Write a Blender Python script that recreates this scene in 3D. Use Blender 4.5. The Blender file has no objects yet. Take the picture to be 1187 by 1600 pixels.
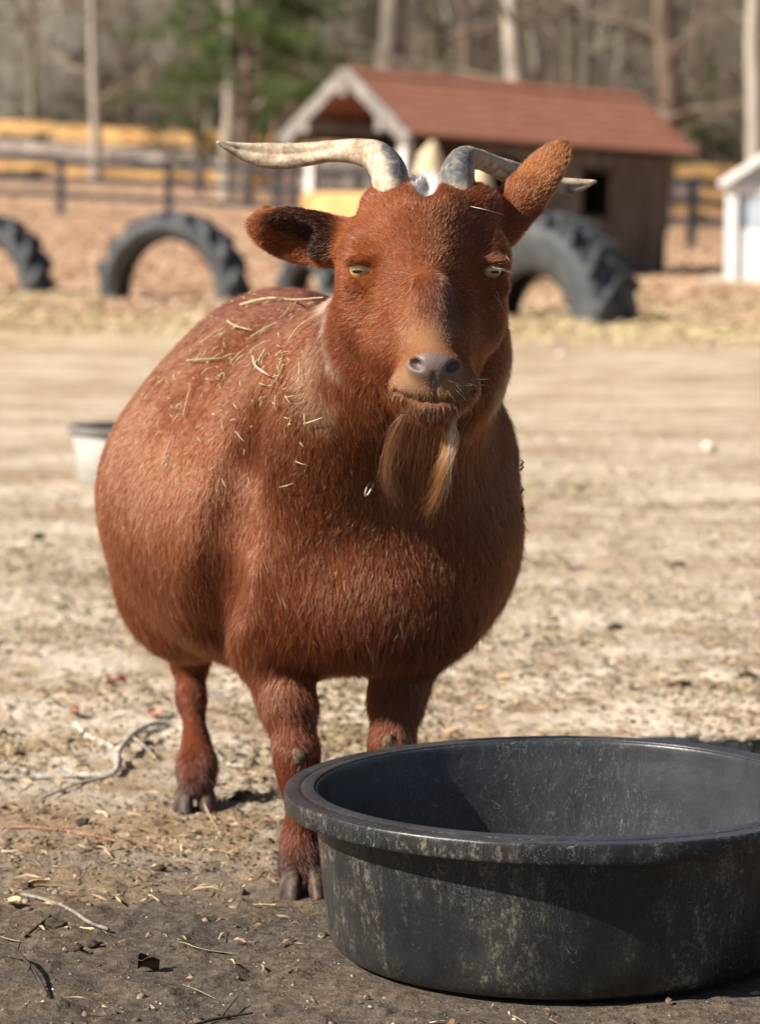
import bpy, math, random
import numpy as np

# ------------------------------------------------------------------ camera, world, sun, exposure
scene = bpy.context.scene
H, F, PITCH = 0.91, 4700.0, math.atan(510 / 4700.0)
cam_d = bpy.data.cameras.new('camera'); cam = bpy.data.objects.new('camera', cam_d)
scene.collection.objects.link(cam); scene.camera = cam
cam.location = (0, 0, H); cam.rotation_euler = (math.pi / 2 - PITCH, 0, 0)
cam_d.sensor_fit = 'VERTICAL'; cam_d.sensor_height = 36; cam_d.sensor_width = 36
cam_d.lens = F * 36 / 1600
cam_d.clip_start = 0.05; cam_d.clip_end = 2000
cam_d.dof.use_dof = True; cam_d.dof.focus_distance = 3.47; cam_d.dof.aperture_fstop = 6.2

SUN_AZ, SUN_EL = math.radians(25), math.radians(38)      # light travels towards +x, turned 25 deg away from the camera
LDIR = np.array([math.cos(SUN_EL) * math.cos(SUN_AZ), math.cos(SUN_EL) * math.sin(SUN_AZ), -math.sin(SUN_EL)])
world = bpy.data.worlds.new('World'); scene.world = world; world.use_nodes = True
wn = world.node_tree.nodes; wl = world.node_tree.links
bg = wn['Background']; sky = wn.new('ShaderNodeTexSky'); sky.sky_type = 'NISHITA'; sky.sun_disc = False
sky.sun_elevation = SUN_EL; sky.sun_rotation = math.atan2(-LDIR[0], -LDIR[1]) % (2 * math.pi)
wl.new(sky.outputs[0], bg.inputs[0]); bg.inputs[1].default_value = 0.05
sun_d = bpy.data.lights.new('sun', 'SUN'); sun_d.energy = 5.0; sun_d.angle = math.radians(0.53); sun_d.color = (1.0, 0.925, 0.82)
sun = bpy.data.objects.new('sun', sun_d); scene.collection.objects.link(sun)
from mathutils import Vector
sun.rotation_euler = Vector(LDIR.tolist()).to_track_quat('-Z', 'Y').to_euler()
sun.location = (-5, 0, 6)
scene.view_settings.view_transform = 'Standard'; scene.view_settings.look = 'None'
scene.view_settings.gamma = 1; scene.view_settings.use_curve_mapping = False
scene.view_settings.exposure = 0.78
scene.render.engine = 'CYCLES'
scene.cycles.use_denoising = True
scene.cycles.max_bounces = 8; scene.cycles.transparent_max_bounces = 8
scene.cycles_curves.shape = 'RIBBONS'
random.seed(5); RNG = np.random.default_rng(5)

# ------------------------------------------------------------------ helpers
def P(x, y, Y):
    """world point at distance Y seen at photo pixel (x, y)"""
    u, v = (x - 593.5) / F, (800 - y) / F
    d = np.array([u, math.cos(PITCH) + v * math.sin(PITCH), -math.sin(PITCH) + v * math.cos(PITCH)])
    return np.array([0, 0, H]) + d * (Y / d[1])

def G(x, y):
    """point on the flat near ground seen at photo pixel"""
    u, v = (x - 593.5) / F, (800 - y) / F
    d = np.array([u, math.cos(PITCH) + v * math.sin(PITCH), -math.sin(PITCH) + v * math.cos(PITCH)])
    return np.array([0, 0, H]) + d * (-H / d[2])

def _h2(ix, iy, seed):
    n = (ix.astype(np.int64) * 374761393 + iy.astype(np.int64) * 668265263 + seed * 974634777) & 0xffffffff
    n = ((n ^ (n >> 13)) * 1274126177) & 0xffffffff
    return ((n ^ (n >> 16)) & 0xffff) / 65535.0

def vnoise2(x, y, seed=0):
    ix, iy = np.floor(x), np.floor(y); fx, fy = x - ix, y - iy
    fx, fy = fx * fx * (3 - 2 * fx), fy * fy * (3 - 2 * fy)
    a, b = _h2(ix, iy, seed), _h2(ix + 1, iy, seed); c, d = _h2(ix, iy + 1, seed), _h2(ix + 1, iy + 1, seed)
    return (a + (b - a) * fx) * (1 - fy) + (c + (d - c) * fx) * fy

def fbm2(x, y, octv=4, seed=0):
    s, a, t = 0, 0.5, 0
    for o in range(octv):
        s = s + a * vnoise2(x * 2 ** o + 17.3 * o, y * 2 ** o - 9.1 * o, seed + o); t += a; a *= 0.5
    return s / t

def vnoise3(p, seed=0):
    i = np.floor(p); f = p - i; f = f * f * (3 - 2 * f); r = 0
    for dx in (0, 1):
        for dy in (0, 1):
            for dz in (0, 1):
                w = (f[:, 0] if dx else 1 - f[:, 0]) * (f[:, 1] if dy else 1 - f[:, 1]) * (f[:, 2] if dz else 1 - f[:, 2])
                r = r + w * _h2(i[:, 0] + dx + 57 * (i[:, 2] + dz), i[:, 1] + dy + 113 * (i[:, 2] + dz), seed)
    return r

def unit(v):
    v = np.asarray(v, float); return v / np.maximum(np.linalg.norm(v, axis=-1, keepdims=True), 1e-9)

def sstep(a, b, x):
    t = np.clip((x - a) / (b - a), 0, 1); return t * t * (3 - 2 * t)

def mesh_data(name, V, Fc, mats=(), smooth=True, mi=None):
    me = bpy.data.meshes.new(name)
    V = np.asarray(V, np.float32)
    if isinstance(Fc, np.ndarray):
        me.vertices.add(len(V)); me.vertices.foreach_set('co', V.ravel())
        k = Fc.shape[1]; me.loops.add(Fc.size); me.loops.foreach_set('vertex_index', Fc.astype(np.int32).ravel())
        me.polygons.add(len(Fc)); me.polygons.foreach_set('loop_start', np.arange(0, Fc.size, k, dtype=np.int32))
        me.update(calc_edges=True); me.validate()
    else:
        me.from_pydata(V.tolist(), [], Fc); me.update()
    for m in (mats if isinstance(mats, (list, tuple)) else (mats,)):
        me.materials.append(m)
    if smooth: me.polygons.foreach_set('use_smooth', np.ones(len(me.polygons), bool))
    if mi is not None: me.polygons.foreach_set('material_index', np.asarray(mi, np.int32))
    return me

def put(name, data, parent=None, loc=(0, 0, 0), rot=(0, 0, 0), scale=(1, 1, 1), label=None, cat=None, group=None, kind=None):
    o = bpy.data.objects.new(name, data); scene.collection.objects.link(o)
    o.parent = parent; o.location = tuple(float(v) for v in loc); o.rotation_euler = rot; o.scale = scale
    for k, v in (('label', label), ('category', cat), ('group', group), ('kind', kind)):
        if v: o[k] = v
    return o

class MB:
    def __init__(s): s.v, s.f, s.m = [], [], []
    def add(s, V, Fc, m=0):
        o = len(s.v); s.v.extend([tuple(map(float, p)) for p in V]); s.f.extend([tuple(i + o for i in f) for f in Fc]); s.m.extend([m] * len(Fc))
    def box(s, c, h, R=None, m=0):
        V = [np.array([x, y, z]) * h for x in (-1, 1) for y in (-1, 1) for z in (-1, 1)]
        if R is not None: V = [R @ v for v in V]
        s.add([v + c for v in V], [(0, 1, 3, 2), (4, 6, 7, 5), (0, 4, 5, 1), (2, 3, 7, 6), (0, 2, 6, 4), (1, 5, 7, 3)], m)
    def beam(s, a, b, w, t, up=(0, 0, 1), m=0):
        a, b = np.array(a, float), np.array(b, float); T = unit(b - a); S = unit(np.cross(T, up)); U = np.cross(S, T)
        R = np.stack([T, S, U], 1); s.box((a + b) / 2, np.array([np.linalg.norm(b - a) / 2, t / 2, w / 2]), R, m)
    def tube(s, pts, rad, n=8, m=0, cap=True, wob=0):
        pts = np.array(pts, float); T = unit(np.gradient(pts, axis=0)); ref = np.array([0.13, 0.2, 1.0])
        if abs(unit(T.mean(0)) @ unit(ref)) > .9: ref = np.array([1.0, 0.1, 0])
        V = []
        for i, (p, t) in enumerate(zip(pts, T)):
            a = unit(np.cross(t, ref)); b = np.cross(t, a); r = rad[i] if hasattr(rad, '__len__') else rad
            for k in range(n):
                q = 2 * math.pi * k / n; rr = r * (1 + wob * (random.random() - .5)); V.append(p + rr * (math.cos(q) * a + math.sin(q) * b))
        Fc = [(i * n + k, i * n + (k + 1) % n, (i + 1) * n + (k + 1) % n, (i + 1) * n + k) for i in range(len(pts) - 1) for k in range(n)]
        if cap: Fc += [tuple(range(n))[::-1], tuple((len(pts) - 1) * n + k for k in range(n))]
        s.add(V, Fc, m)
    def data(s, name, mats, smooth=True):
        return mesh_data(name, s.v, s.f, mats, smooth, s.m)
    def bevel(s, name, mats, w=0.003, seg=2, smooth=True):
        import bmesh
        me = s.data(name, mats, smooth); bm = bmesh.new(); bm.from_mesh(me)
        bmesh.ops.recalc_face_normals(bm, faces=bm.faces)
        bmesh.ops.bevel(bm, geom=list(bm.edges), offset=w, segments=seg, affect='EDGES', profile=0.5)
        bm.to_mesh(me); bm.free()
        return me

def lathe(prof, n=96, closed=False):
    V = [(r * math.cos(2 * math.pi * k / n), r * math.sin(2 * math.pi * k / n), z) for r, z in prof for k in range(n)]
    m = len(prof); rng = m if closed else m - 1
    Fc = [(i * n + k, i * n + (k + 1) % n, ((i + 1) % m) * n + (k + 1) % n, ((i + 1) % m) * n + k) for i in range(rng) for k in range(n)]
    return V, Fc

def catmull(pts, sub=6):
    pts = np.array(pts, float); q = np.vstack([2 * pts[0] - pts[1], pts, 2 * pts[-1] - pts[-2]]); out = []
    for i in range(1, len(q) - 2):
        for t in np.linspace(0, 1, sub, endpoint=False):
            out.append(.5 * ((2 * q[i]) + (-q[i - 1] + q[i + 1]) * t + (2 * q[i - 1] - 5 * q[i] + 4 * q[i + 1] - q[i + 2]) * t * t + (-q[i - 1] + 3 * q[i] - 3 * q[i + 1] + q[i + 2]) * t ** 3))
    out.append(q[-2]); return np.array(out)

# ------------------------------------------------------------------ material helper
class Mat:
    """small wrapper: m.n('noise', Scale=..), m.ramp(socket, [(pos, rgb)..]), m.mix(fac, a, b)"""
    def __init__(s, name, rough=0.7, spec=0.3, metal=0.0, col=(.5, .5, .5)):
        s.m = bpy.data.materials.new(name); s.m.use_nodes = True; s.t = s.m.node_tree
        s.b = s.t.nodes['Principled BSDF']; s.b.inputs['Roughness'].default_value = rough
        s.b.inputs['Specular IOR Level'].default_value = spec; s.b.inputs['Metallic'].default_value = metal
        s.b.inputs['Base Color'].default_value = (*col, 1); s.tc = None
    def set(s, node, key, val):
        if hasattr(val, 'is_output') or isinstance(val, bpy.types.NodeSocket): s.t.links.new(val, node.inputs[key])
        elif isinstance(val, tuple) and len(val) == 3 and node.inputs[key].type == 'RGBA': node.inputs[key].default_value = (*val, 1)
        else: node.inputs[key].default_value = val
    def node(s, typ, **kw):
        n = s.t.nodes.new('ShaderNode' + typ)
        for k, v in kw.items():
            if k.startswith('_'): setattr(n, k[1:], v)
            else: s.set(n, k.replace('_', ' '), v)
        return n
    def co(s, which='Object', scale=None, rot=None):
        if s.tc is None: s.tc = s.t.nodes.new('ShaderNodeTexCoord')
        o = s.tc.outputs[which]
        if scale or rot:
            mp = s.node('Mapping', Vector=o)
            if scale: mp.inputs['Scale'].default_value = scale
            if rot: mp.inputs['Rotation'].default_value = rot
            o = mp.outputs[0]
        return o
    def noise(s, scale, detail=4, rough=.55, vec=None, dist=0):
        return s.node('TexNoise', Vector=vec or s.co(), Scale=scale, Detail=detail, Roughness=rough, Distortion=dist).outputs['Fac']
    def vor(s, scale, vec=None, out='Distance', feature='F1'):
        n = s.node('TexVoronoi', _feature=feature, Vector=vec or s.co(), Scale=scale); return n.outputs[out]
    def ramp(s, fac, stops, interp='LINEAR'):
        n = s.node('ValToRGB', Fac=fac); n.color_ramp.interpolation = interp
        e = n.color_ramp.elements
        while len(e) < len(stops): e.new(.5)
        for q, (p, c) in zip(e, stops): q.position = p; q.color = (*c, 1) if isinstance(c, tuple) else (c, c, c, 1)
        return n.outputs[0]
    def mix(s, fac, a, b, blend='MIX'):
        n = s.t.nodes.new('ShaderNodeMix'); n.data_type = 'RGBA'; n.blend_type = blend
        for i, v in ((0, fac), (6, a), (7, b)):
            if isinstance(v, bpy.types.NodeSocket): s.t.links.new(v, n.inputs[i])
            elif i == 0: n.inputs[0].default_value = v
            else: n.inputs[i].default_value = (*v, 1)
        return n.outputs[2]
    def math(s, op, a, b=0.0, clamp=False):
        n = s.t.nodes.new('ShaderNodeMath'); n.operation = op; n.use_clamp = clamp
        for i, v in ((0, a), (1, b)):
            if isinstance(v, bpy.types.NodeSocket): s.t.links.new(v, n.inputs[i])
            else: n.inputs[i].default_value = v
        return n.outputs[0]
    def bump(s, h, dist=0.002, strength=1.0):
        n = s.node('Bump', Height=h, Distance=dist, Strength=strength)
        if s.b.inputs['Normal'].is_linked: s.t.links.new(s.b.inputs['Normal'].links[0].from_socket, n.inputs['Normal'])
        s.t.links.new(n.outputs[0], s.b.inputs['Normal'])
    def color(s, v): s.set(s.b, 'Base Color', v)
    def rough(s, v): s.set(s.b, 'Roughness', v)

def simple(name, c1, c2, scale=20, rough=.75, spec=.25, bump=0.002, vec_scale=None):
    m = Mat(name, rough, spec); v = m.co(scale=vec_scale) if vec_scale else m.co()
    nz = m.noise(scale, 5, .6, v); m.color(m.ramp(nz, [(.3, c1), (.7, c2)]))
    if bump: m.bump(nz, bump)
    return m.m
# ------------------------------------------------------------------ the goat: one continuous body from blended volumes
GO = np.array([-0.1, 4.08, 0.0])                       # origin of the goat, on the ground under its belly
AX = unit([-0.27, 0.963, 0]); SX = np.array([AX[1], -AX[0], 0]); UPV = np.array([0, 0, 1.0])
BODYR = np.stack([SX, AX, UPV], 1)

def axis_vals(segs):
    out = []
    for a, b, h in segs:
        n = max(int(round((b - a) / h)), 1); out += list(np.linspace(a, b, n, endpoint=False))
    return np.array(out + [segs[-1][1]], np.float32)

class Field:
    def __init__(s, gx, gy, gz):
        s.g = (gx, gy, gz); s.d = np.full((len(gx), len(gy), len(gz)), 1.0, np.float32)
    def _win(s, lo, hi):
        sl = []
        for g, a, b in zip(s.g, lo, hi):
            i, j = np.searchsorted(g, a), np.searchsorted(g, b); sl.append(slice(max(i - 1, 0), min(j + 1, len(g))))
        return tuple(sl), [g[q] for g, q in zip(s.g, sl)]
    def apply(s, fn, lo, hi, k, mode='add', pad=.07):
        lo, hi = np.array(lo) - pad, np.array(hi) + pad
        sl, (x, y, z) = s._win(lo, hi)
        if min(len(x), len(y), len(z)) == 0: return
        e = fn(x[:, None, None], y[None, :, None], z[None, None, :]).astype(np.float32); d = s.d[sl]
        if mode == 'add':
            h = np.maximum(k - np.abs(d - e), 0) / k; s.d[sl] = np.minimum(d, e) - h * h * k * .25
        else:
            h = np.maximum(k - np.abs(d + e), 0) / k; s.d[sl] = np.maximum(d, -e) + h * h * k * .25
    def ell(s, c, r, k=.04, R=None, mode='add', pad=.07):
        c = np.asarray(c, float); r = np.asarray(r, float); R = np.eye(3) if R is None else R
        ext = np.sqrt(((R * r[None, :]) ** 2).sum(1))
        def fn(x, y, z):
            X, Y, Z = x - c[0], y - c[1], z - c[2]
            q = [R[0, i] * X + R[1, i] * Y + R[2, i] * Z for i in range(3)]
            k0 = np.sqrt(sum((q[i] / r[i]) ** 2 for i in range(3))); k1 = np.sqrt(sum((q[i] / r[i] ** 2) ** 2 for i in range(3)))
            return k0 * (k0 - 1) / np.maximum(k1, 1e-6)
        s.apply(fn, c - ext, c + ext, k, mode, pad)
    def cone(s, a, b, ra, rb, k=.03, mode='add', pad=.05):
        a, b = np.asarray(a, float), np.asarray(b, float); ab = b - a; L2 = ab @ ab
        def fn(x, y, z):
            X, Y, Z = x - a[0], y - a[1], z - a[2]
            t = np.clip((X * ab[0] + Y * ab[1] + Z * ab[2]) / L2, 0, 1)
            return np.sqrt((X - t * ab[0]) ** 2 + (Y - t * ab[1]) ** 2 + (Z - t * ab[2]) ** 2) - (ra + (rb - ra) * t)
        r = max(ra, rb); s.apply(fn, np.minimum(a, b) - r, np.maximum(a, b) + r, k, mode, pad)
    def chain(s, pts, rad, k=.02, **kw):
        for i in range(len(pts) - 1): s.cone(pts[i], pts[i + 1], rad[i], rad[i + 1], k, **kw)
    def at(s, p):
        i, f = [], []
        for a in range(3):
            g = s.g[a]; j = int(np.clip(np.searchsorted(g, p[a]) - 1, 0, len(g) - 2)); i.append(j); f.append((p[a] - g[j]) / (g[j + 1] - g[j]))
        v = 0
        for dx in (0, 1):
            for dy in (0, 1):
                for dz in (0, 1):
                    v += (f[0] if dx else 1 - f[0]) * (f[1] if dy else 1 - f[1]) * (f[2] if dz else 1 - f[2]) * s.d[i[0] + dx, i[1] + dy, i[2] + dz]
        return v
    def hit(s, x, y, Y0=3.2, Y1=5.0):
        """first surface point along the line of sight through photo pixel (x, y); used to measure where features sit"""
        a, b = P(x, y, Y0), P(x, y, Y1); T = np.linspace(0, 1, 900); last = 1
        for t in T:
            p = a + (b - a) * t
            if any(p[q] < s.g[q][0] or p[q] > s.g[q][-1] for q in range(3)): continue
            v = s.at(p)
            if v < 0: return p
        return None
    def mesh(s):
        D = s.d; gx, gy, gz = s.g; nx, ny, nz = D.shape
        ins = D < 0; cnt = np.zeros((nx - 1, ny - 1, nz - 1), np.int8)
        for dx in (0, 1):
            for dy in (0, 1):
                for dz in (0, 1): cnt += ins[dx:nx - 1 + dx, dy:ny - 1 + dy, dz:nz - 1 + dz]
        act = (cnt > 0) & (cnt < 8); ci = np.argwhere(act); idx = np.full(act.shape, -1, np.int32); idx[act] = np.arange(len(ci))
        acc = np.zeros((len(ci), 3)); w = np.zeros(len(ci))
        G3 = (gx.astype(float), gy.astype(float), gz.astype(float))
        for ax in range(3):
            o1, o2 = [a for a in range(3) if a != ax]
            for p in (0, 1):
                for q in (0, 1):
                    c0 = ci.copy(); c0[:, o1] += p; c0[:, o2] += q; c1 = c0.copy(); c1[:, ax] += 1
                    d0, d1 = D[tuple(c0.T)].astype(float), D[tuple(c1.T)].astype(float); x = (d0 < 0) != (d1 < 0)
                    t = np.where(x, d0 / np.where(x, d0 - d1, 1), 0)
                    pos = np.stack([G3[a][c0[:, a]] for a in range(3)], 1); pos[:, ax] += t * (G3[ax][c1[:, ax]] - G3[ax][c0[:, ax]])
                    acc[x] += pos[x]; w[x] += 1
        V = acc / w[:, None]; quads = []
        for ax in range(3):
            o1, o2 = [(1, 2), (2, 0), (0, 1)][ax]
            sl0 = [slice(None)] * 3; sl1 = [slice(None)] * 3; sl0[ax] = slice(0, -1); sl1[ax] = slice(1, None)
            a, b = ins[tuple(sl0)], ins[tuple(sl1)]; e = np.argwhere(a != b)
            e = e[(e[:, o1] > 0) & (e[:, o2] > 0) & (e[:, o1] < act.shape[o1]) & (e[:, o2] < act.shape[o2])]
            fl = a[tuple(e.T)]
            def cell(p, q):
                c = e.copy(); c[:, o1] -= p; c[:, o2] -= q; return idx[tuple(c.T)]
            q = np.stack([cell(1, 1), cell(0, 1), cell(0, 0), cell(1, 0)], 1); q[~fl] = q[~fl][:, ::-1]; quads.append(q)
        return V, np.vstack(quads)

fld = Field(axis_vals([(-.47, -.17, .007), (-.17, .235, .0022), (.235, .30, .009)]),
            axis_vals([(3.26, 3.66, .0022), (3.66, 3.9, .007), (3.9, 4.75, .0105)]),
            axis_vals([(.015, .12, .006), (.12, .60, .007), (.60, .665, .005), (.665, .98, .0022)]))

def leg_frame(): pass
# torso
fld.ell((-.125, 4.16, .475), (.262, .37, .232), .05, BODYR)
fld.ell((-.132, 4.2, .545), (.158, .37, .222), .07, BODYR)
fld.ell((-.195, 4.40, .485), (.158, .18, .185), .08, BODYR)
fld.ell((-.02, 3.96, .49), (.182, .20, .195), .08, BODYR)
fld.ell((.045, 3.93, .455), (.128, .16, .150), .06, BODYR)
fld.ell((-.125, 3.93, .40), (.085, .12, .13), .06, BODYR)          # near shoulder
fld.cone((-.125, 3.93, .60), (-.125, 3.905, .36), .075, .060, .035)
fld.cone((.095, 3.93, .56), (.05, 3.915, .36), .070, .055, .035)
fld.ell((.0, 3.86, .375), (.115, .10, .085), .05, BODYR)           # brisket
fld.ell((-.28, 4.30, .36), (.095, .12, .13), .06, BODYR)           # near thigh
fld.ell((-.11, 4.40, .34), (.075, .10, .13), .06, BODYR)
fld.cone((-.235, 4.56, .62), (-.245, 4.60, .50), .026, .018, .03)   # tail held down
# neck
fld.cone((-.005, 3.90, .60), (.048, 3.64, .745), .148, .100, .07)
fld.ell((-.06, 3.82, .62), (.10, .11, .12), .06)
fld.ell((.048, 3.66, .69), (.098, .09, .09), .05)
# front legs
def hoofless(px_, Y): return P(px_[0], px_[1], Y)
LF = [P(425, 990, 3.93), P(450, 1100, 3.88), P(463, 1178, 3.85), P(466, 1215, 3.85), P(468, 1310, 3.86), P(470, 1350, 3.845), P(476, 1388, 3.815)]
fld.chain(LF, [.058, .031, .0245, .0195, .0170, .0225, .0225], .025)
RF = [P(640, 980, 3.93), P(620, 1090, 3.90), P(612, 1165, 3.88), P(611, 1200, 3.88), P(612, 1290, 3.89), P(612, 1325, 3.875), P(612, 1362, 3.84)]
fld.chain(RF, [.058, .031, .0245, .0195, .0170, .0225, .0225], .025)
# hind legs: thigh, hock behind, near-vertical shank
LH = [np.array([-.292, 4.30, .33]), np.array([-.287, 4.40, .255]), np.array([-.284, 4.455, .205]), np.array([-.281, 4.43, .15]), np.array([-.272, 4.40, .085]), np.array([-.270, 4.375, .06]), np.array([-.270, 4.345, .032])]
fld.chain(LH, [.072, .036, .0245, .0185, .0175, .0245, .024], .022)
RH = [q + np.array([.145, .10, 0]) for q in LH]
fld.chain(RH, [.072, .036, .0245, .0185, .0175, .0245, .024], .022)

# head: specified by where its masses lie, in metres through the measured camera
def hp(x, y, Y): return P(x, y, Y)
fld.ell(hp(666, 372, 3.555), (.082, .078, .068), .03)              # cranium
fld.ell(hp(655, 462, 3.53), (.093, .075, .080), .03)               # cheeks and jaw muscles
fld.ell(hp(574, 498, 3.53), (.034, .05, .048), .03)
fld.ell(hp(738, 496, 3.53), (.036, .05, .048), .03)
fld.ell(hp(662, 550, 3.475), (.068, .055, .042), .03)
fld.ell(hp(568, 405, 3.515), (.027, .032, .030), .03)              # brow ridges over the eyes
fld.ell(hp(760, 404, 3.520), (.026, .032, .030), .03)
fld.cone(hp(666, 360, 3.505), hp(672, 470, 3.452), .050, .036, .025) # forehead to bridge
fld.cone(hp(673, 462, 3.422), hp(677, 556, 3.384), .0255, .0225, .012) # bridge of the nose
fld.cone(hp(670, 500, 3.475), hp(679, 590, 3.40), .055, .041, .018)  # muzzle
fld.ell(hp(651, 604, 3.392), (.031, .026, .022), .012)             # upper lips
fld.ell(hp(709, 604, 3.392), (.029, .026, .022), .012)
fld.ell(hp(678, 571, 3.366), (.030, .016, .018), .010)             # nose pad
fld.cone(hp(668, 590, 3.48), hp(679, 630, 3.405), .055, .024, .02) # lower jaw
fld.ell(hp(679, 634, 3.388), (.030, .022, .014), .010)             # chin / lower lip
for x in (596, 742): fld.ell(hp(x + (14 if x < 600 else -4), 322, 3.55), (.034, .035, .027), .018)   # horn bosses
# dent between eye and bridge
fld.ell(hp(616, 448, 3.41), (.013, .028, .024), .018, mode='sub'); fld.ell(hp(730, 448, 3.41), (.013, .028, .024), .02, mode='sub')
fld.ell(hp(665, 296, 3.52), (.009, .05, .009), .02, mode='sub')
# ears: thin cupped shells
def ear(base, tip, width, face, cup, k=.012, root=.019):
    base, tip = np.array(base), np.array(tip); A = unit(tip - base); N = unit(np.array(face) - (np.array(face) @ A) * A); S = np.cross(A, N)
    L = np.linalg.norm(tip - base); R = np.stack([A, S, N], 1)
    fld.ell(base + A * L * .56, (L * .50, width, .0095), k, R, pad=.03)
    fld.ell(base + A * L * .42, (L * .42, width * .9, .012), k, R, pad=.03)
    fld.cone(base - A * .02, base + A * .02, root * 1.1, root, .02)
    fld.ell(base + A * L * .52 + N * cup, (L * .42, width * .80, .0125), .006, R, mode='sub', pad=.03)
    return A, N, S
EARL = (hp(535, 380, 3.565), hp(397, 356, 3.59)); EARR = (hp(795, 335, 3.58), hp(878, 228, 3.60))
ear(EARL[0], EARL[1], .0385, (.05, -.80, -.60), .0115, root=.027)
ear(EARR[0], EARR[1], .0255, (.55, .8, -.1), .010, root=.024)
fld.ell(hp(419, 350, 3.59), (.018, .008, .021), .01)
# eyes, nostrils, mouth: carved where the face surface is
EYES = []
for (x, y, sx) in ((561, 422, -1), (768, 423, 1)):
    c = fld.hit(x, y, 3.35, 3.7); EYES.append(c)
    Nn = unit(np.array([sx * .55, -.82, .10]));
    fld.ell(c + np.array([0, -.001, .0115]), (.016, .006, .0035), .012)                     # upper lid
    fld.ell(c + np.array([0, .0125, -.019]), (.020, .014, .013), .012)
    A = unit(np.cross(UPV, Nn)); U2 = np.cross(Nn, A)
    fld.ell(c, (.0138, .0078 if sx < 0 else .0084, .011), .003, np.stack([A, U2, Nn], 1), mode='sub', pad=.02)
NOST = []
for (x, y, tilt) in ((648, 568, 1), (709, 573, -1)):
    c = fld.hit(x, y, 3.3, 3.6); NOST.append(c)
    R = np.stack([unit([1, 0, -.55 * tilt]), np.array([0, 1.0, 0]), unit([.55 * tilt, 0, 1])], 1)
    fld.ell(c, (.0105, .014, .0058), .004, R, mode='sub', pad=.02)
mp = [fld.hit(x, y, 3.3, 3.7) for x, y in ((604, 603), (618, 612), (636, 620), (658, 626), (680, 628), (702, 625), (722, 617), (740, 609), (752, 602))]
mp = [q for q in mp if q is not None]
fld.chain(mp, [.0006, .0012, .0018, .0023, .0026, .0023, .0018, .0012, .0006][:len(mp)], .004, mode='sub', pad=.02)
pc = [fld.hit(x, y, 3.3, 3.6) for x, y in ((678, 585), (679, 605), (680, 622))]
fld.chain(pc, [.0018, .002, .002], .003, mode='sub', pad=.02)
# long hollow between shoulder and barrel, and above the flank
gr = [fld.hit(x, y, 3.6, 4.6) for x, y in ((392, 660), (372, 740), (352, 830), (338, 920), (332, 1000))]
fld.chain([g for g in gr if g is not None], [.006, .010, .013, .014, .012], .06, mode='sub')
gr = [fld.hit(x, y, 3.6, 4.6) for x, y in ((560, 800), (545, 900), (530, 1000))]
STRIP = [q for q in (fld.hit(x, y, 3.45, 4.6) for x, y in ((521, 440), (518, 470), (518, 500), (521, 530), (526, 558))) if q is not None]
STRIP2 = [q for q in (fld.hit(x, y, 3.45, 4.6) for x, y in ((490, 560), (478, 590), (486, 620), (500, 645))) if q is not None]
STRIP3 = [q for q in (fld.hit(x, y, 3.45, 4.6) for x, y in ((790, 620), (795, 650))) if q is not None]
h_ = fld.hit(235, 640, 3.8, 4.8)
if h_ is not None: fld.ell(h_, (.05, .08, .05), .07, mode='sub', pad=.08) if False else None
for xs in (((415, 850), (425, 930)), ((430, 930), (470, 1060))):
    pass
GV, GF = fld.mesh()
# ------------------------------------------------------------------ coat colour as a function of place on the body
C_RUST = np.array([.205, .0585, .0185])
def lerp(a, b, w): return a + (np.asarray(b) - a) * w[:, None]
def near(p, c, r, soft=.4): return 1 - sstep(r * (1 - soft), r * (1 + soft), np.linalg.norm((p - c), axis=1))
def nearE(p, c, r, soft=.4): return 1 - sstep(1 - soft, 1 + soft, np.linalg.norm((p - c) / np.array(r), axis=1))
NOSEC = P(678, 575, 3.37)
def is_head(p):
    c = P(660, 440, 3.52)
    return 1 - sstep(.95, 1.25, np.linalg.norm((p - c) / np.array([.20, .15, .155]), axis=1)) * 1.0
HEAD_C = P(660, 460, 3.50)
def head_mask(p):   # 1 on the head and ears, 0 on the neck and body
    d = (p[:, 1] - 3.61) * .75 + (.70 - p[:, 2]) * .62
    d2 = .60 - p[:, 2]
    return (1 - sstep(-.01, .02, d)) * (1 - sstep(-.09, -.07, d2))
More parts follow.
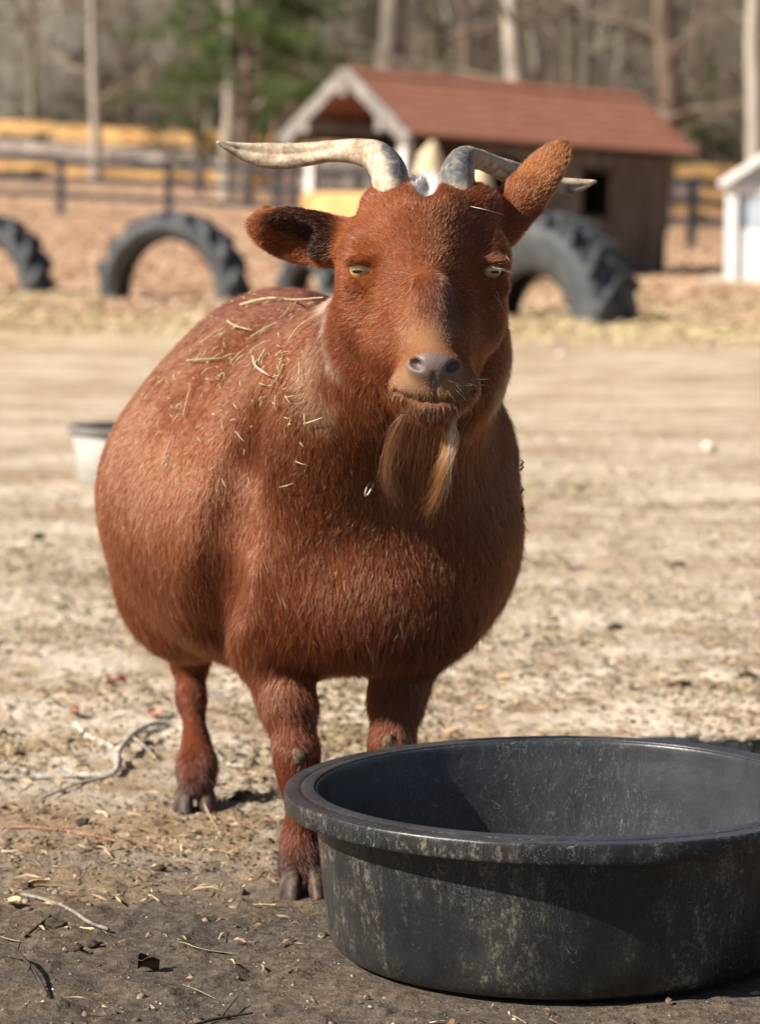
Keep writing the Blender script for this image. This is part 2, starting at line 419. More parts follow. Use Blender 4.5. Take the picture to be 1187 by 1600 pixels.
def coat(p):
    n1 = vnoise3(p * 7, 3); n2 = vnoise3(p * 22, 4); n3 = vnoise3(p * 70, 5)
    hd = head_mask(p)
    v = .62 + .50 * n1 + .22 * n2 + .12 * n3
    c = C_RUST[None] * v[:, None]
    c = c * (1 + .25 * (n2 - .5)[:, None] * np.array([0, .8, 1.2]))
    body = 1 - hd
    # fur sheen on the flank, shoulder and barrel painted in as paler coat
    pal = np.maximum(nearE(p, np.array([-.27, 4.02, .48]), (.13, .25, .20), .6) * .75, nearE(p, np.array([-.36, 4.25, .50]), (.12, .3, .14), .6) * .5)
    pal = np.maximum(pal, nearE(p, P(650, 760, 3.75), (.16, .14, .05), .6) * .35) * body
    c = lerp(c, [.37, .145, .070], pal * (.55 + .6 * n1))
    c = lerp(c, [.20, .066, .034], nearE(p, np.array([-.15, 4.3, .80]), (.16, .5, .10), .5) * .6 * body)   # darker along the spine
    # buff collar of hair behind the cheeks
    st = np.max([nearE(p, q, (.016, .05, .022), .5) for q in STRIP], axis=0) * (1 - .85 * hd)
    st = np.maximum(st, np.max([nearE(p, q, (.022, .03, .022), .7) for q in STRIP2], axis=0) * body * .4)
    st = np.maximum(st, nearE(p, P(515, 335, 3.66), (.03, .05, .02), .3))
    st = np.maximum(st, nearE(p, P(795, 640, 3.66), (.02, .07, .07), .5) * body * .6)
    c = lerp(c, [.56, .38, .25], st * .95)
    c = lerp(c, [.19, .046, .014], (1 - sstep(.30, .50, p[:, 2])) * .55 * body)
    # crease shade beside the shoulder painted into the coat; lower body darker
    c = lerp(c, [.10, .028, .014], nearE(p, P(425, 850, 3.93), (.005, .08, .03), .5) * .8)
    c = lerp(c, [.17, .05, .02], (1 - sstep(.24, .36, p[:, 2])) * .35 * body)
    # head
    ch = C_RUST[None] * np.array([1.18, 1.12, .95]) * (.72 + .34 * n2 + .22 * n3)[:, None]
    c = lerp(c, ch, 0 * hd) if False else c * (1 - hd[:, None]) + ch * hd[:, None]
    c = lerp(c, [.13, .050, .034], nearE(p, P(690, 478, 3.40), (.022, .06, .034), .6) * .85 * hd)      # dark smudge on the bridge
    c = lerp(c, [.20, .07, .035], nearE(p, P(676, 400, 3.43), (.05, .06, .05), .7) * .45 * hd)
    c = lerp(c, [.40, .22, .115], nearE(p, P(668, 530, 3.39), (.026, .06, .022), .75) * .72)            # tan saddle above the nose
    c = lerp(c, [.40, .235, .13], nearE(p, P(672, 596, 3.37), (.050, .05, .024), .5) * .8)            # tan muzzle
    # mouth groove darkened: its shadow line put into the colour
    c = lerp(c, [.05, .022, .016], np.max([near(p, q, .0036, .6) for q in mp], axis=0) * .85)
    c = lerp(c, [.50, .30, .16], nearE(p, P(771, 402, 3.46), (.018, .05, .004), .6) * .35)
    c = lerp(c, [.25, .115, .062], nearE(p, P(680, 641, 3.38), (.05, .06, .010), .4) * .9)
    c = lerp(c, [.17, .045, .020], nearE(p, P(755, 345, 3.52), (.045, .08, .040), .5) * .5)
    # ears: dark skin inside deepened with painted shade, bright rust on the back
    el = nearE(p, EARL[0] * .5 + EARL[1] * .5 + np.array([0, -.024, 0]), (.056, .027, .036), .15)
    c = lerp(c, [.032, .011, .006], el * .97)
    er = nearE(p, (EARR[0] * .4 + EARR[1] * .6), (.04, .05, .05), .2)
    c = lerp(c, [.33, .11, .034], er)
    # white tuft between the horns
    c = lerp(c, [.80, .78, .76], nearE(p, P(666, 303, 3.565), (.024, .05, .023), .25))
    # legs: darker red, near black at the pastern
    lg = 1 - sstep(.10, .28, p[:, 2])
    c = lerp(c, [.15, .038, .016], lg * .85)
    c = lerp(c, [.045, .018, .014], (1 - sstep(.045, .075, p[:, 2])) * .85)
    c = lerp(c, [.15, .04, .02], nearE(p, np.array([-.27, 4.38, .12]), (.05, .08, .09), .4) * .5)
    return np.clip(c, .004, .9)

mk = Mat('goat_skin', .85, .1); at = mk.node('Attribute', _attribute_name='coat'); mk.color(mk.mix(.35, at.outputs['Color'], (.05, .02, .012)))
gme = mesh_data('goat', GV - GO, GF, mk.m)
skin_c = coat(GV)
# bare nose pad
pad = nearE(GV, P(678, 572, 3.362), (.0315, .035, .0165), .12)
lowpad = nearE(GV, P(679, 592, 3.365), (.010, .03, .010), .3)
pad = np.maximum(pad, lowpad)
skin_c = lerp(skin_c, [.17, .118, .105], pad)
ca = gme.color_attributes.new('coat', 'FLOAT_COLOR', 'POINT')
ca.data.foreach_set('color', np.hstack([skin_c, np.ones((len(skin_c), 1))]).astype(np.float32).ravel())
pa = gme.attributes.new('pad', 'FLOAT', 'POINT'); pa.data.foreach_set('value', pad.astype(np.float32))
a2 = mk.node('Attribute', _attribute_name='pad').outputs['Fac']
mk.rough(mk.ramp(a2, [(0, .85), (1, .38)])); mk.set(mk.b, 'Specular IOR Level', mk.math('MULTIPLY', a2, .28))
mk.color(mk.mix(a2, mk.mix(.35, at.outputs['Color'], (.05, .02, .012)), at.outputs['Color']))
mk.bump(mk.vor(620, mk.co()), .0003)
goat = put('goat', gme, None, GO, label='fat russet brown goat with swept horns and a beard standing behind the black tub', cat='goat')

# ------------------------------------------------------------------ fur: real strands grown from the body surface
def nrm_verts(V, Q):
    n = np.cross(V[Q[:, 2]] - V[Q[:, 0]], V[Q[:, 3]] - V[Q[:, 1]]); N = np.zeros_like(V)
    for k in range(4): np.add.at(N, Q[:, k], n)
    return unit(N)
GN = nrm_verts(GV, GF)
def flow(p, n, hd):
    back = AX * .75 + np.array([0, 0, -.55])
    zz = np.clip((p[:, 2] - .62) / .18, 0, 1)[:, None]
    t = back[None] * (.35 + .65 * zz) + np.array([0, 0, -1.0])[None] * (1 - .8 * zz)
    frontness = np.clip(-(n @ AX), 0, 1)[:, None]
    t = t * (1 - frontness) + np.array([0.02, .05, -1.0])[None] * frontness
    t = np.where((p[:, 2] < .3)[:, None], np.array([0, .12, -1.0])[None], t)
    c = P(668, 440, 3.44); r = p - c; th = unit(r * np.array([1.0, .55, 1.0])) + np.array([0, .25, 0])
    low = (sstep(0, .05, c[2] - p[:, 2]) * (np.abs(r[:, 0]) > .03))[:, None]
    th = th + low * np.array([0, .6, -.2])
    t = t * (1 - hd[:, None]) + th * hd[:, None]
    for b, e in (EARL, EARR):
        w = nearE(p, (b + e) / 2, (.075, .05, .06), .15)[:, None] * (np.abs(p[:, 0:1] - .055) > .105)
        t = t * (1 - w) + unit(e - b)[None] * w
    return t
def grow(n_strands, seed, lenscale=1.0, widthscale=1.0, restrict=None):
    R = np.random.default_rng(seed)
    tri = np.vstack([GF[:, [0, 1, 2]], GF[:, [0, 2, 3]]]); A = GV[tri]
    area = .5 * np.linalg.norm(np.cross(A[:, 1] - A[:, 0], A[:, 2] - A[:, 0]), axis=1)
    cen = A.mean(1); hdc = head_mask(cen); dens = 1 + 1.6 * hdc + .5 * (cen[:, 2] < .28)
    cn = unit(np.cross(A[:, 1] - A[:, 0], A[:, 2] - A[:, 0])); facing = -(cn * unit(cen - np.array([0, 0, H]))).sum(1)
    dens = dens * np.where(facing < -.45, .35, 1.0)
    if restrict is not None: dens = dens * restrict(cen)
    w = area * dens; pick = R.choice(len(tri), n_strands, p=w / w.sum())
    u, v = R.random(n_strands), R.random(n_strands); f = u + v > 1; u[f], v[f] = 1 - u[f], 1 - v[f]
    T = tri[pick]; p = GV[T[:, 0]] * (1 - u - v)[:, None] + GV[T[:, 1]] * u[:, None] + GV[T[:, 2]] * v[:, None]
    n = unit(GN[T[:, 0]] * (1 - u - v)[:, None] + GN[T[:, 1]] * u[:, None] + GN[T[:, 2]] * v[:, None])
    hd = head_mask(p)
    # bare places
    keep = np.ones(n_strands, bool)
    keep &= nearE(p, P(678, 572, 3.362), (.030, .035, .0155), .05) < .5
    keep &= nearE(p, P(679, 592, 3.365), (.006, .03, .008), .1) < .5
    for e in EYES: keep &= np.linalg.norm((p - e) / np.array([.0165, .016, .0085]), axis=1) > 1
    for q in mp[2:-2]: keep &= np.linalg.norm(p - q, axis=1) > .0022
    keep &= p[:, 2] > .026
    p, n, hd = p[keep], n[keep], hd[keep]; m = len(p)
    t = flow(p, n, hd); t = unit(t - (t * n).sum(1, keepdims=True) * n)
    L = .0125 + .012 * (1 - sstep(.28, .48, p[:, 2])) + .004 * (p[:, 0] > .10)
    L = L * (1 - hd) + .0085 * hd
    muzz = np.maximum(near(p, NOSEC, .055), 0); L = L * (1 - .55 * muzz)
    leg = 1 - sstep(.12, .34, p[:, 2]); L = L * (1 - leg) + .0065 * leg
    fet = (1 - sstep(.075, .10, p[:, 2])); L = L + .007 * fet
    tuft = nearE(p, P(666, 303, 3.575), (.024, .045, .021), .3); L = L + .016 * tuft
    L = L * (.65 + .6 * R.random(m)) * lenscale
    # clumping: neighbours lean together, with broad partings
    cl = np.stack([vnoise3(p * 85, 11), vnoise3(p * 85, 12), vnoise3(p * 85, 13)], 1) - .5
    cl2 = np.stack([vnoise3(p * 20, 21), vnoise3(p * 20, 22), vnoise3(p * 20, 23)], 1) - .5
    d = unit(t + cl * (.75 - .25 * hd)[:, None] + cl2 * (.8 - .4 * hd)[:, None] + R.normal(0, .13, (m, 3)))
    d = unit(d - (d * n).sum(1, keepdims=True) * n)
    lift = (.26 + .22 * R.random(m) - .0 * hd + .35 * tuft - .10 * leg)[:, None]
    g = np.array([0, 0, -1.0])
    K = 5; pts = np.zeros((m, K, 3)); s = np.linspace(0, 1, K)
    curl = R.normal(0, .16, (m, 3))
    for k in range(K):
        pts[:, k] = p - n * .0008 + (d * s[k] + n * lift * (s[k] - .45 * s[k] ** 2) + (g * .10 + curl) * s[k] ** 2) * L[:, None]
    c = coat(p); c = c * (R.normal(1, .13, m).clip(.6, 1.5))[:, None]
    tip = R.random(m) < .045; c[tip] = c[tip] * .5 + np.array([.34, .24, .17])
    if widthscale != 1: pass
    rad = np.array([1, .95, .8, .55, .12])[None] * (.00021 * widthscale * (.75 + .5 * R.random(m)) * (1 - .15 * hd))[:, None]
    return pts, rad, c
def curves_obj(name, pts, rad, col, mat, parent, origin, **kw):
    hc = bpy.data.hair_curves.new(name); m, K = pts.shape[:2]
    hc.add_curves([K] * m)
    hc.attributes['position'].data.foreach_set('vector', (pts - origin).astype(np.float32).ravel())
    ra = hc.attributes.get('radius') or hc.attributes.new('radius', 'FLOAT', 'POINT')
    ra.data.foreach_set('value', rad.astype(np.float32).ravel())
    a = hc.attributes.new('tint', 'FLOAT_COLOR', 'CURVE'); a.data.foreach_set('color', np.hstack([col, np.ones((m, 1))]).astype(np.float32).ravel())
    hc.materials.append(mat)
    return put(name, hc, parent, **kw)
def hair_mat(name, rough=.32, radial=.7, coat_=.0):
    m = bpy.data.materials.new(name); m.use_nodes = True; t = m.node_tree; t.nodes.clear()
    o = t.nodes.new('ShaderNodeOutputMaterial'); h = t.nodes.new('ShaderNodeBsdfHairPrincipled'); a = t.nodes.new('ShaderNodeAttribute'); a.attribute_name = 'tint'
    h.model = 'CHIANG'; h.parametrization = 'COLOR'; h.inputs['Roughness'].default_value = rough; h.inputs['Radial Roughness'].default_value = radial
    h.inputs['IOR'].default_value = 1.5; g = t.nodes.new('ShaderNodeGamma'); g.inputs[1].default_value = 1.32; t.links.new(a.outputs['Color'], g.inputs[0]); t.links.new(g.outputs[0], h.inputs['Color'])
    p = t.nodes.new('ShaderNodeBsdfPrincipled'); p.inputs['Roughness'].default_value = .36; p.inputs['Specular IOR Level'].default_value = .5; t.links.new(a.outputs['Color'], p.inputs['Base Color'])
    mx = t.nodes.new('ShaderNodeMixShader'); mx.inputs[0].default_value = .5; t.links.new(h.outputs[0], mx.inputs[1]); t.links.new(p.outputs[0], mx.inputs[2]); t.links.new(mx.outputs[0], o.inputs[0])
    return m
HM = hair_mat('goat_hair')
NS = 560000
pts, rad, col = grow(NS, 7)
curves_obj('fur', pts, rad, col, HM, goat, GO, kind='stuff')
# long beard
def wisp(path, n, spread, r0, col, seed, taper=.5):
    R = np.random.default_rng(seed); path = catmull(path, 5); K = len(path); pts = np.zeros((n, K, 3))
    o = R.normal(0, 1, (n, 3)) * np.array([1, .5, .25]); ln = (.45 + .55 * R.random(n))
    s = np.linspace(0, 1, K)
    fr, f2, f3 = R.normal(0, 1, (3, n, 3))
    for k in range(K):
        q = s[k] * ln; i = np.clip((q * (K - 1)).astype(int), 0, K - 2); f = (q * (K - 1) - i)[:, None]
        base = path[i] * (1 - f) + path[i + 1] * f
        w = spread * (1 + .5 * math.sin(3.0 * s[k]) - taper * s[k] ** 2)
        pts[:, k] = base + o * w + fr * .006 * s[k] ** 2 + f2 * (.0022 * math.sin(4.2 * s[k])) + f3 * (.0015 * math.sin(9 * s[k]))
    rad = np.linspace(1, .25, K)[None] * (r0 * (.7 + .6 * R.random(n)))[:, None]
    c = np.array(col)[None] * R.normal(1, .22, n).clip(.5, 1.6)[:, None]
    pal = R.random(n) < .10; c[pal] = c[pal] * .6 + np.array([.16, .12, .08])
    return pts, rad, c
W = [wisp([P(632, 648, 3.42), P(612, 690, 3.43), P(604, 740, 3.44), P(612, 775, 3.45), P(632, 806, 3.46)], 150, .0022, .00011, (.22, .095, .045), 31),
     wisp([P(702, 648, 3.42), P(700, 700, 3.41), P(690, 735, 3.41), P(680, 775, 3.43), P(662, 812, 3.45)], 240, .0023, .00012, (.46, .19, .065), 32, .35),
     wisp([P(666, 650, 3.43), P(658, 700, 3.45), P(655, 745, 3.46), P(650, 800, 3.48)], 60, .0100, .00010, (.16, .05, .02), 33, .2),
     wisp([P(640, 650, 3.43), P(628, 700, 3.45), P(622, 745, 3.46), P(625, 798, 3.48)], 40, .0075, .00010, (.16, .055, .022), 36, .2),
     wisp([P(690, 645, 3.43), P(684, 690, 3.45), P(680, 740, 3.47), P(668, 790, 3.49)], 36, .008, .00010, (.15, .045, .018), 34, .2),
     wisp([P(704, 655, 3.41), P(706, 690, 3.40), P(698, 740, 3.40), P(684, 790, 3.43)], 26, .0015, .00022, (.45, .38, .30), 35, .2)]
K = max(w[0].shape[1] for w in W)
def resamp(w):
    pts, r, c = w; k = pts.shape[1]
    if k == K: return w
    s = np.linspace(0, k - 1, K); i = np.clip(s.astype(int), 0, k - 2); f = (s - i)
    return pts[:, i] * (1 - f)[None, :, None] + pts[:, i + 1] * f[None, :, None], r[:, i] * (1 - f)[None] + r[:, i + 1] * f[None], c
W = [resamp(w) for w in W]
curves_obj('beard', np.concatenate([w[0] for w in W]), np.concatenate([w[1] for w in W]), np.concatenate([w[2] for w in W]), HM, goat, GO, label='two pale wispy locks hanging under the chin')
# whiskers, lashes and stray white hairs
R_ = np.random.default_rng(3); wp, wr, wc = [], [], []
def hairline(pl, r, c):
    q = catmull(pl, 4); s = np.linspace(0, len(q) - 1, 9); i = np.clip(s.astype(int), 0, len(q) - 2); f = (s - i)[:, None]
    wp.append(q[i] * (1 - f) + q[i + 1] * f); wr.append(np.linspace(1, .3, 9) * r); wc.append(c)
for i in range(14):
    x = 640 + 90 * R_.random(); a = fld.hit(x, 640 - abs(x - 682) * .25, 3.3, 3.7)
    if a is None: continue
    d = unit(np.array([(x - 680) / 60 + R_.normal(0, .3), -.7, -.9])); Lh = .007 + .010 * R_.random()
    hairline([a, a + d * Lh * .5, a + d * Lh + np.array([0, 0, -.004])], .00010, [.42, .30, .20])
for i in range(16):
    x = 600 + 160 * R_.random(); a = fld.hit(x, 590 + 20 * R_.random(), 3.3, 3.7)
    if a is None: continue
    d = unit(np.array([(x - 680) / 50, -.5, -.25 + R_.normal(0, .3)])); Lh = .010 + .016 * R_.random()
    hairline([a, a + d * Lh * .5, a + d * Lh], .00008, [.6, .5, .4])
for ec, sx in ((EYES[0], -1), (EYES[1], 1)):
    for i in range(26):
        q = (i / 25 - .5) * 2; a = ec + np.array([q * .013, .0 + abs(q) * .003 + sx * q * .004, .0065 - abs(q) * .004])
        hairline([a, a + np.array([q * .003 + sx * .002, -.006, -.001]), a + np.array([q * .006 + sx * .004, -.011, -.005])], .00014, [.62, .5, .38])
hairline([P(733, 322, 3.50), P(760, 328, 3.49), P(787, 336, 3.50)], .0004, [.85, .82, .8])
for x, y, x2, y2 in ((775, 455, 783, 475), (772, 460, 790, 490), (790, 400, 800, 415), (775, 420, 792, 419), (765, 415, 783, 424)):
    hairline([P(x, y, 3.48), P((x + x2) / 2 + 1, (y + y2) / 2, 3.475), P(x2, y2, 3.48)], .00018, [.8, .74, .66])
curves_obj('whiskers', np.array(wp), np.array(wr), np.array(wc), HM, goat, GO, kind='stuff')

# eyes
em = Mat('goat_eye', .08, .6); o = em.co(); sepx = em.node('SeparateXYZ', Vector=o)
em.color(em.ramp(em.noise(260, 4, .7, em.co(scale=(1, 1, .35))), [(.3, (.34, .21, .07)), (.7, (.58, .41, .18))]))
em.b.inputs['Coat Weight'].default_value = .8; em.b.inputs['Coat Roughness'].default_value = .03
pm = Mat('goat_pupil', .1, .6, col=(.008, .008, .01)).m
for i, (ec, sx) in enumerate(zip(EYES, (-1, 1))):
    vv, ff = lathe([(.0128 * math.sin(a), -.0128 * math.cos(a)) for a in np.linspace(0.02, math.pi - .02, 22)], 28)
    mb = MB(); mb.add(vv, ff); ctr = ec + np.array([-sx * .0012, .0108, 0])
    e = put('eye', mb.data('eye', em.m), goat, ctr - GO)
    fwd = unit(np.array([sx * .42 if sx > 0 else -.30, -.9, -.05])); A = unit(np.cross(fwd, UPV)); U2 = np.cross(A, fwd)
    mb = MB(); ns, nr = 18, 3; vs = []
    for r in range(nr):
        rr = (r + .001) / (nr - 1)
        for k in range(ns):
            q = 2 * math.pi * k / ns; a_, b_ = .0060 * rr * math.cos(q), .0018 * rr * math.sin(q)
            vs.append((A * a_ + U2 * (b_ - .001) + fwd * (math.sqrt(.0128 ** 2 - a_ ** 2 - b_ ** 2) + .00025)))
    mb.add(vs, [(r * ns + k, r * ns + (k + 1) % ns, (r + 1) * ns + (k + 1) % ns, (r + 1) * ns + k) for r in range(nr - 1) for k in range(ns)])
    put('pupil', mb.data('pupil', pm), e)
# hooves: two claws each
hm = Mat('hoof_horn', .55, .3); hv = hm.co(scale=(1, 1, .3)); hm.color(hm.ramp(hm.noise(90, 5, .6, hv), [(.3, (.016, .012, .010)), (.5, (.050, .032, .023)), (.75, (.17, .11, .078))]))
hm.bump(hm.noise(160, 3, .6, hm.co(scale=(.3, .3, 2))), .0006)
def hoof(c, yaw):
    mb = MB()
    for s in (-1, 1):
        V = []; N = 16; rings = [(0, .0185, .032, 0), (.003, .0190, .0325, -.0005), (.011, .0188, .0295, .002), (.021, .0178, .0250, .006), (.030, .0155, .0200, .010), (.037, .008, .010, .014)]
        for z, wx, wy, sh in rings:
            for k in range(N):
                q = 2 * math.pi * k / N; cx, cy = math.cos(q), math.sin(q)
                pw = 1.0 if cy < 0 else .8
                x = wx * np.sign(cx) * abs(cx) ** .8 * (1 - .28 * max(-cy, 0) ** 1.5); y = wy * cy * (1.0 if cy < 0 else .75)
                if s * cx < 0: x *= .62
                V.append((x + s * (.0150 - .0030 * (z / .04)), y + sh, z))
        Fc = [(i * N + k, i * N + (k + 1) % N, (i + 1) * N + (k + 1) % N, (i + 1) * N + k) for i in range(len(rings) - 1) for k in range(N)]
        Fc += [tuple(range(N))[::-1], tuple((len(rings) - 1) * N + k for k in range(N))]
        mb.add(V, Fc)
    put('hoof', mb.data('hoof', hm.m), goat, np.array(c) - GO, (0, 0, yaw))
for q, yw in ((LF[-1], .10), (RF[-1], -.05), (LH[-1], .2), (RH[-1], .1)):
    hoof((q[0], q[1] - .010, -.002), yw)
# callused knees
km = simple('knee_callus', (.06, .04, .025), (.23, .155, .095), 220, .9, .1, .002)
for x, y, Y in ((466, 1182, 3.815), (607, 1160, 3.845)):
    c = fld.hit(x, y, 3.6, 4.1); c = P(x, y, Y) if c is None else c
    mb = MB(); N = 14; V = []
    for r in range(5):
        a = r / 4 * 1.5
        for k in range(N):
            q = 2 * math.pi * k / N; w = 1 + .12 * math.sin(3 * q + x)
            V.append((.0088 * math.sin(a + .02) * math.cos(q) * w, -.005 * math.cos(a) - .006, .0115 * math.sin(a + .02) * math.sin(q) * w))
    mb.add(V, [(r * N + k, r * N + (k + 1) % N, (r + 1) * N + (k + 1) % N, (r + 1) * N + k) for r in range(4) for k in range(N)])
    put('knee_callus', mb.data('knee_callus', km), goat, c + np.array([0, .0065, 0]) - GO)
# horns
hmn = Mat('goat_horn', .62, .3); hc_ = hmn.co('Object')
atr = hmn.node('Attribute', _attribute_name='along').outputs['Fac']
basec = hmn.ramp(hmn.noise(60, 7, .7, hmn.co()), [(.30, (.17, .115, .07)), (.47, (.42, .315, .215)), (.66, (.62, .51, .385))])
fine = hmn.noise(300, 5, .7, hmn.co(scale=(1, 1, .4)))
basec = hmn.mix(hmn.ramp(fine, [(.5, 0.0), (.72, .55)]), basec, (.16, .11, .075))
basec = hmn.mix(hmn.ramp(hmn.noise(34, 4, .6, hmn.co()), [(.52, 0.0), (.66, .5)]), basec, (.68, .58, .46))
greyA = hmn.node('Attribute', _attribute_name='grey').outputs['Fac']
gm = hmn.math('MULTIPLY', greyA, hmn.ramp(hmn.noise(110, 5, .7, hmn.co()), [(.32, .35), (.5, 1.0)]))
hmn.color(hmn.mix(gm, basec, hmn.ramp(hmn.noise(150, 4, .7, hmn.co()), [(.3, (.05, .05, .054)), (.7, (.17, .166, .165))])))
hmn.bump(hmn.noise(240, 6, .75, hmn.co()), .0011); hmn.bump(hmn.vor(90, hmn.co(scale=(1, 1, .5))), .0008)
def horn(ctrl, flat0, greyc, greyr, groove):
    """ctrl: (x, y, Y, half width px); depth half-size from flat0"""
    C = catmull([np.append(P(x, y, Y), [hw / F * Y, fz]) for (x, y, Y, hw), fz in zip(ctrl, flat0)], 6)
    pc = C[:, :3]; T = unit(np.gradient(pc, axis=0)); N = 28; V = []; al = []; gr = []
    for i in range(len(C)):
        t = T[i]; fdir = unit(np.array([0, -1, 0]) - (np.array([0, -1, 0]) @ t) * t); s = np.cross(t, fdir); wv, dz = C[i, 3], C[i, 4]
        u = i / (len(C) - 1); gv = groove(u)
        for k in range(N):
            q = 2 * math.pi * k / N; a, b = math.cos(q), math.sin(q)           # a: across (upward side +), b: towards viewer
            r = 1 - gv * math.exp(-((q - math.pi * .60) / .42) ** 2)
            ridge = 1 + .012 * math.sin(u * 95 + .6 * math.sin(q * 2)) * (1 - u) ** 1.2
            V.append(pc[i] + (s * (-a) * wv * r * ridge + fdir * b * dz * r * ridge)); al.append(u)
    V = np.array(V); Fc = [(i * N + k, i * N + (k + 1) % N, (i + 1) * N + (k + 1) % N, (i + 1) * N + k) for i in range(len(C) - 1) for k in range(N)]
    Fc += [tuple(range(N))[::-1], tuple((len(C) - 1) * N + k for k in range(N))]
    V += ((np.stack([vnoise3(V * 130, s_) for s_ in (1, 2, 3)], 1) - .5) * .0009)
    me = mesh_data('horn', V - GO, Fc, hmn.m)
    g = np.max([nearE(V, c_, greyr, .35) for c_ in greyc], axis=0)
    for nm, ar in (('along', np.array(al)), ('grey', g)):
        x = me.attributes.new(nm, 'FLOAT', 'POINT'); x.data.foreach_set('value', ar.astype(np.float32))
    return put('horn', me, goat)
horn([(612, 330, 3.54, 29), (611, 300, 3.545, 28), (607, 270, 3.56, 28.5), (590, 246, 3.58, 25), (560, 237, 3.60, 20.5), (520, 236, 3.625, 17), (480, 241, 3.65, 18.5), (445, 244, 3.66, 20.5), (410, 242.5, 3.665, 19), (378, 236, 3.665, 13), (355, 228, 3.66, 7.5), (339, 222, 3.655, 2)],
     [.027, .027, .026, .023, .018, .014, .0115, .010, .009, .007, .005, .0015],
     [P(620, 245, 3.55), P(622, 262, 3.54), P(612, 232, 3.56)], (.0135, .03, .017), lambda u: .60 * float(sstep(.36, .5, np.array(u)) * (1 - sstep(.85, 1.0, np.array(u)))))
horn([(717, 332, 3.54, 29), (716, 303, 3.545, 28), (714, 274, 3.56, 27), (722, 252, 3.59, 21), (746, 249, 3.635, 16), (772, 259, 3.68, 16), (800, 271, 3.71, 19), (835, 284, 3.75, 19), (870, 291, 3.77, 15), (905, 289, 3.775, 10), (932, 283, 3.775, 2)],
     [.027, .027, .026, .024, .020, .015, .012, .010, .009, .006, .0015],
     [P(706, 262, 3.53), P(712, 246, 3.56)], (.020, .04, .026), lambda u: .42 * float(sstep(.42, .55, np.array(u)) * (1 - sstep(.85, 1.0, np.array(u)))))
# collar: a thin dark strap sunk in the throat hair, with a metal ring showing at one side
cmb = MB(); cp = []
for x, y in ((582, 775), (598, 790), (616, 801), (634, 808), (655, 809), (674, 804), (692, 794), (706, 782)):
    q = fld.hit(x, y, 3.4, 4.2)
    if q is not None: cp.append(q + np.array([0, .003, .0]))
cp = catmull(cp, 5); T = unit(np.gradient(cp, axis=0)); V = []
for p_, t in zip(cp, T):
    o_ = np.array([0, -1, 0]); w_ = unit(np.cross(t, o_)); V += [p_ + w_ * .0045 + o_ * .0015, p_ + w_ * .0045 - o_ * .0015, p_ - w_ * .0045 - o_ * .0015, p_ - w_ * .0045 + o_ * .0015]
cmb.add(V, [(i * 4 + k, i * 4 + (k + 1) % 4, i * 4 + 4 + (k + 1) % 4, i * 4 + 4 + k) for i in range(len(cp) - 1) for k in range(4)])
collar = put('collar', cmb.data('collar', simple('collar_webbing', (.02, .014, .01), (.06, .035, .02), 300, .8)), goat, -GO)
steel = Mat('collar_steel', .5, .5, 1.0, (.22, .20, .17)).m
q = fld.hit(577, 762, 3.4, 4.2) + np.array([0, -.005, 0]); rb = MB()
ring = [q + np.array([.003 * math.cos(a) + .004 * math.sin(a), .002 * math.sin(a), .010 * math.sin(a)]) for a in np.linspace(0, 2 * math.pi, 25)]
rb.tube(ring, .0018, 8); put('buckle_ring', rb.data('buckle_ring', steel), collar)
# ------------------------------------------------------------------ terrain: one sheet to the far hillside
def terrain_base(x, y):
    z = np.interp(y, [-200, 26, 32, 44, 60, 80, 110, 160, 300, 700], [0, 0, .06, .30, .85, 2.3, 7, 22, 70, 150])
    z = z - .045 * np.clip(x, -14, 14) * sstep(24, 50, y)
    return z
def terrain(x, y, fine=True):
    z = terrain_base(x, y)
    far = np.clip(y / 8, .6, 3)
    z = z + (fbm2(x * .35 + 5, y * .35, 3, 1) - .5) * .05 * sstep(5.5, 14, y)
    if fine:
        near_ = 1 - sstep(8, 20, y)
        z = z + near_ * ((fbm2(x * 5, y * 5, 3, 2) - .5) * .016 + (fbm2(x * 22 + 3, y * 22, 3, 3) - .5) * .0075)
        r = fbm2(x * 34, y * 34, 3, 8)
        z = z + near_ * np.clip(r - .56, 0, 1) * .035 - near_ * np.clip(.36 - r, 0, 1) * .03
        z = z - .0006
    # ground trodden flat where the goat stands and the tub sits
    return z
PADS = [(LF[-1][0], LF[-1][1]), (RF[-1][0], RF[-1][1]), (LH[-1][0], LH[-1][1]), (RH[-1][0], RH[-1][1])]
PAN = (.215, 3.545)
def ground_z(x, y):
    x, y = np.asarray(x, float), np.asarray(y, float); z = terrain(x, y)
    for a, b in PADS:
        w = 1 - sstep(.03, .085, np.hypot(x - a, y - b + .015)); z = z * (1 - w) + .0005 * w
    w = 1 - sstep(.22, .36, np.hypot(x - PAN[0], y - PAN[1])); z = z * (1 - w) - .002 * w
    return z
xs = np.concatenate([-np.geomspace(400, 4.2, 34), np.linspace(-4, -1.0, 60)[:-1], np.arange(-1.0, 1.05, .0095), np.linspace(1.05, 4, 60)[1:], np.geomspace(4.2, 400, 34)])
ys = np.concatenate([np.linspace(-120, 2.2, 18)[:-1], np.linspace(2.2, 2.9, 24)[:-1], np.arange(2.9, 5.6, .010), np.geomspace(5.62, 22, 230), np.geomspace(22.2, 700, 110)])
X, Yg = np.meshgrid(xs, ys, indexing='ij'); Z = ground_z(X, Yg)
nx, ny = X.shape; idx = np.arange(nx * ny).reshape(nx, ny)
gq = np.stack([idx[:-1, :-1], idx[1:, :-1], idx[1:, 1:], idx[:-1, 1:]], -1).reshape(-1, 4)
gm = Mat('trodden_sand', .95, .12); co = gm.co('Object'); sp = gm.node('SeparateXYZ', Vector=co)
yv = sp.outputs['Y']
warp = gm.noise(.9, 4, .6); w2 = gm.noise(.35, 3, .5, gm.co(scale=(.5, 1, 1)))
